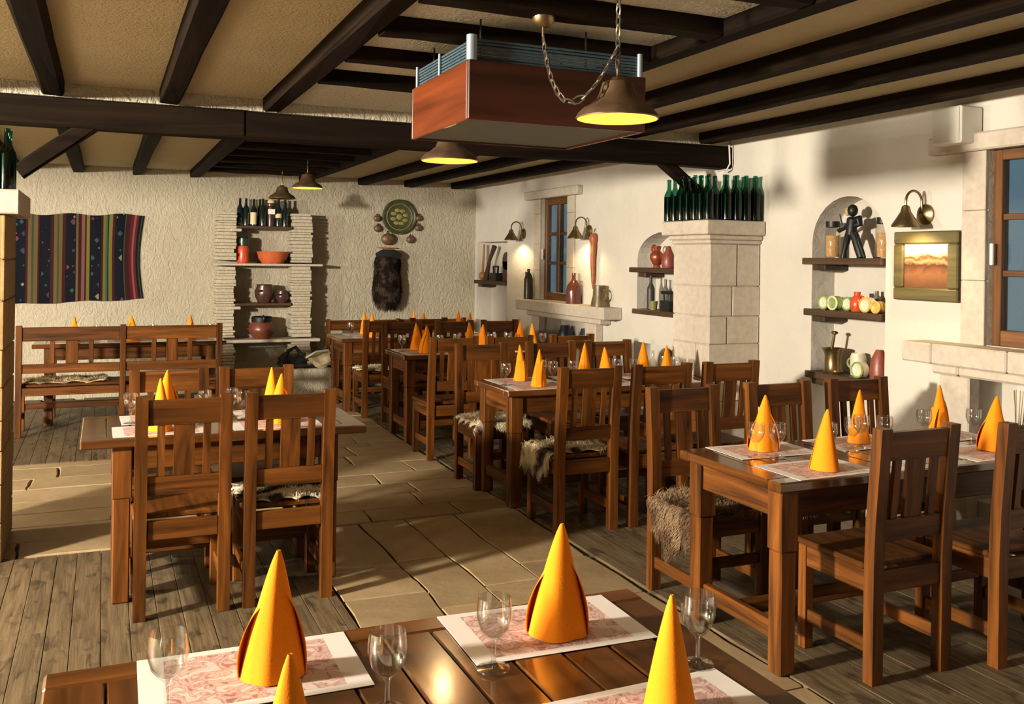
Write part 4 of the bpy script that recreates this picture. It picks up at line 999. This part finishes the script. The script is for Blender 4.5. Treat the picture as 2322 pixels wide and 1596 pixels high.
def setting(x, y, rz, where, group, k_=None, glasses=(), rot=None, mat=True, sc=1.0, noff=(0, 0)):
    if mat: tag(inst(ME_MAT, 'placemat', None, (x, y, ZT), rz+random.uniform(-.03, .03)), 'printed paper placemat at the %s' % where, 'placemat', group+' placemats')
    k_ = random.randrange(6) if k_ is None else k_
    tag(inst(NAPS[k_], 'napkin', None, (x+noff[0], y+noff[1], ZT+.0014), random.uniform(0, 6.3) if rot is None else rot, sc), 'orange folded napkin at the %s' % where, 'napkin', group+' napkins')
    for i, (gx, gy, side) in enumerate(glasses):
        tag(inst(ME_GL if y < 4 else ME_GL2, 'wine_glass', None, (gx, gy, ZT+.0013)), '%swine glass at the %s' % (side, where), 'glass', group+' glasses')

# front table (bottom of the picture)
table('front table at the bottom edge of the photo', -.10, 1.247, 1.30, 2.08, (.05, .05))
G0 = 'front table'
setting(.285, 1.93, 0, 'far left place of the front table', G0, 1, [(.116, 1.815, 'clear ')], -.17, noff=(.035, -.025))
setting(.935, 1.925, -.03, 'far right place of the front table', G0, 0, [(.741, 1.764, 'clear ')], -.47, noff=(.01, -.045))
setting(.955, 1.455, 0, 'near right place of the front table', G0, 4, [(1.144, 1.626, 'clear ')], 1.2, noff=(.005, .0), sc=.93)
setting(.30, 1.44, 0, 'near left place of the front table', G0, 5, [(.49, 1.674, 'clear ')], .4, noff=(-.042, -.045))

# left table by the aisle
table('left table beside the stone aisle with two chairs on each side', -.09, 1.22, 4.59, 5.28, (.135, .035))
G1 = 'left table'
for x, s in ((.335, 'left'), (.80, 'right')):
    chair(x, 4.365, 0, 'wooden chair on the near side of the left table, %s one' % s, 'chairs at the left table')
    chair(x, 5.42, pi, 'wooden chair on the far side of the left table, %s one' % s, 'chairs at the left table')
setting(.26, 4.78, 0, 'near left place of the left table', G1, 4, [(.45, 4.86, 'clear '), ], noff=(.0, -.02))
setting(.80, 4.78, 0, 'near right place of the left table', G1, 1, [(.66, 4.92, 'clear ')], -.1, noff=(.02, -.0))
setting(.30, 5.11, 0, 'far left place of the left table', G1, 0, [(.13, 5.0, 'left '), (.48, 5.0, 'right ')], .3)
setting(.86, 5.11, 0, 'far right place of the left table', G1, 3, [(.62, 5.05, 'clear '), ], noff=(-.03, -.03))

# right hand tables
def rtable(name, y0, y1, near, far, nseats, fseats, x0=2.37, x1=3.95):
    table('%s with three chairs a side' % name if name != 'right foreground table' else 'right foreground table with chairs on both long sides', x0, x1, y0, y1, (.035, .03))
    pos = ('aisle end', 'middle', 'wall end')
    for i, x in enumerate(nseats): chair(x, near-(.07 if i == 1 and near < 3 else 0), 0, 'wooden chair on the near side of the %s, %s' % (name, pos[i]), 'chairs at the %s' % name)
    for i, x in enumerate(fseats): chair(x, far, pi, 'wooden chair on the far side of the %s, %s' % (name, pos[i]), 'chairs at the %s' % name)
rtable('right foreground table', 2.85, 3.53, 2.685, 3.93, (2.885, 3.47), (2.66, 3.25, 3.79))
G2 = 'right foreground table'
setting(2.72, 3.385, .0, 'far side aisle end of the right foreground table', G2, 0, [(2.588, 3.27, 'left '), (2.677, 3.24, 'right ')], -.6, noff=(.0, -.0))
setting(2.69, 3.005, .0, 'near side aisle end of the right foreground table', G2, 4, [(2.90, 3.17, 'clear ')], 2.0, noff=(.01, -.03))
setting(3.27, 3.38, .0, 'far side middle of the right foreground table', G2, 3, [(3.10, 3.24, 'left '), (3.19, 3.28, 'middle '), (3.27, 3.22, 'right ')], .5)
setting(3.66, 3.005, .0, 'near side middle of the right foreground table', G2, 2, [], -.75, noff=(.07, .02))
setting(3.79, 3.38, .0, 'far side wall end of the right foreground table', G2, 1, [(3.60, 3.30, 'left '), (3.86, 3.24, 'right ')], .2)
rtable('middle right table', 5.46, 6.07, 4.85, 6.42, (2.625, 3.12, 3.63), (2.565, 3.135, 3.635))
G3 = 'middle right table'
P3 = ('aisle end', 'middle', 'wall end')
for i, x in enumerate((2.66, 3.16, 3.65)):
    setting(x, 5.61, 0, 'near side %s of the middle right table' % P3[i], G3, None, [(x-.2, 5.72, 'left '), (x+.16, 5.74, 'right ')])
    setting(x, 5.92, 0, 'far side %s of the middle right table' % P3[i], G3, None, [(x+.12, 5.83, 'clear ')])
rtable('far right table', 7.73, 8.33, 7.02, 8.88, (2.565, 3.05, 3.62), (2.70, 3.25, 3.75))
G4 = 'far right table'
for i, x in enumerate((2.63, 3.15, 3.66)):
    setting(x, 7.88, 0, 'near side %s of the far right table' % P3[i], G4, None, [(x+.16, 8.0, 'clear ')])
    setting(x, 8.18, 0, 'far side %s of the far right table' % P3[i], G4, None, [(x-.17, 8.08, 'clear ')])
# back corner table
table('back corner table near the plate on the wall', 2.25, 3.95, 9.52, 10.2, (.04, .03))
G5 = 'back corner table'
for i, x in enumerate((2.62, 3.18, 3.72)):
    setting(x, 9.68, 0, 'near side %s of the back corner table' % P3[i], G5, None, [(x-.22, 9.75, 'clear ')])
    setting(x, 10.02, 0, 'far side %s of the back corner table' % P3[i], G5, None, [])
chair(2.58, 9.12, 0, 'wooden chair on the near side of the back corner table, aisle end', 'chairs at the back corner table')
chair(3.12, 9.32, 0, 'wooden chair on the near side of the back corner table, middle', 'chairs at the back corner table')
# wall table under the tapestry
table('long table under the tapestry behind the bench', -.60, 1.12, 9.60, 10.25, (.10, .03))
G6 = 'tapestry table'
for x, s in ((-.25, 'left'), (.26, 'middle'), (.80, 'right')): setting(x, 9.82, 0, '%s place of the table under the tapestry' % s, G6, None, [(x+.2, 9.9, 'clear ')])
def bench(label, x0, x1, yr, h, bays, facing=1, back=True):
    t = thing('wooden_bench', label, 'bench', ((x0+x1)/2, yr, 0), 0 if facing > 0 else pi); a = (x1-x0)/2; n = bays; L = 2*a/n; pw = .05
    xs = [-a+pw/2+i*(2*a-pw)/n for i in range(n+1)]
    for x in xs:
        bx('rear_post', OZ, t, x-pw/2, x+pw/2, 0, .05, 0, h); bx('front_leg', OZ, t, x-pw/2, x+pw/2, .37, .42, 0, .43)
        bx('side_rail', OY, t, x-.015, x+.015, .0505, .3695, .35, .43); bx('side_stretcher', OY, t, x-.013, x+.013, .0505, .3695, .12, .17)
    for p, q in zip(xs, xs[1:]):
        p += pw/2+.0005; q -= pw/2+.0005; m = (p+q)/2
        bx('top_rail', OX, t, p, q, .012, .038, h-.135, h-.015); bx('lower_rail', OX, t, p, q, .012, .038, .555, .635)
        bx('splat', OZ, t, m-.05, m+.05, .016, .034, .6355, h-.1355)
        for s in (-1, 1): bx('slat', OZ, t, m+s*.155-.02, m+s*.155+.02, .016, .034, .6355, h-.1355)
        bx('rear_rail', OX, t, p, q, .01, .036, .36, .43); bx('front_rail', OX, t, p, q, .384, .41, .36, .43); bx('stretcher', OX, t, p, q, .385, .41, .19, .24)
    bx('seat', OX, t, -a-.005, a+.005, .052, .435, .431, .456, c=.006)
    return t
bench('long wooden bench with two backrest bays facing the tapestry table', -.69, 1.02, 9.06, .97, 2)
bench('wooden bench against the back wall behind the back corner table', 2.43, 4.2, 11.09, .86, 2, -1)

# ------------------------------------------------------------------ sheepskins
def skin(label, cx, cy, z, w_, d_, ov, c1, c2, seed, rz=0, mid=.5, n_str=2600, fl_=.03):
    """ov = overhang (left,right,front,back); lies on a seat top of size w_ x d_"""
    r = random.Random(seed); t = thing('sheepskin', label, 'sheepskin', (cx, cy, z), rz); m_ = fur_mat('fleece_%d' % seed, c1, c2, 6, mid)
    l, ri, f_, b_ = ov; pass; V0, V1 = -d_/2-b_, d_/2+f_
    def pos(u, v):
        U0 = -w_/2-l*(.62+.38*sin(pi*v)**.6*(1+.3*sin(13*v+seed))); U1 = w_/2+ri*(.55+.45*sin(pi*v)**.6*(1+.35*sin(11*v+seed)))
        x = U0+(U1-U0)*u; y = V0+(V1-V0)*v
        e = min(u, 1-u, v, 1-v)
        x += .018*sin(9*v*3+seed); y += .015*sin(8*u*3+seed*2)
        zz = .012+.004*sin(25*x)+.004*sin(31*y)
        def fold(a, lim):
            o = abs(a)-lim
            if o <= 0: return a, 0
            return (lim+min(o, .02)*.9+.012*(1-math.exp(-o*20)))*(1 if a > 0 else -1), -max(0, o-.008)
        x, d1 = fold(x, w_/2); y, d2 = fold(y, d_/2)
        return Vector((x, y, zz+d1+d2))
    MB().sheet(pos, 26, 22, .008).build('hide', m_, t, True)
    pn = []
    for i in range(n_str):
        u, v = random.random(), random.random(); p = pos(u, v); e = .01
        n_ = (pos(min(1, u+e), v)-p).cross(pos(u, min(1, v+e))-p)
        if n_.length < 1e-9: continue
        pn.append((p, n_.normalized()))
    mb = MB(); fur(mb, pn, fl_, .0016, .22, 1.0); tag(mb.build('fleece', m_, t), kind='stuff')
    return t
skin('grey brown sheepskin draped over the aisle end chair behind the right foreground table', 2.655, 3.67, .458, .40, .36, (.0, .20, .0, .0), (.085, .05, .028), (.20, .135, .08), 21, pi, .5, 9000, .05)
skin('white and dark brown goatskin on the nearest chair of the middle right table', 2.625, 5.10, .458, .40, .36, (.16, .12, .04, .0), (.05, .03, .02), (.56, .47, .31), 22, 0, .46, 7000, .035)
skin('white and black goatskin on the right near chair of the left table', .80, 4.61, .458, .40, .36, (.0, .02, .03, .0), (.03, .02, .015), (.66, .58, .42), 23, 0, .50, 4000)
skin('pale yellow sheepskin spread over the left bay of the bench', -.30, 9.31, .458, .66, .36, (.10, .0, .06, .0), (.24, .17, .09), (.46, .37, .21), 24, 0, .5, 5000, .045)
skin('small white sheepskin on the aisle end chair at the back corner table', 2.58, 9.37, .458, .40, .36, (.0, .0, .0, .0), (.45, .38, .24), (.66, .58, .42), 25, 0, .5, 1800, .04)
skin('pale spotted goatskin on the aisle end chair across the middle right table', 2.565, 6.18, .458, .40, .36, (.02, .02, .06, .0), (.10, .07, .05), (.66, .58, .42), 26, pi, .36, 2000)
skin('pale hide on the middle chair across the right foreground table', 3.25, 3.67, .458, .40, .36, (.02, .02, .05, .0), (.12, .08, .05), (.60, .50, .34), 27, pi, .42, 2000)
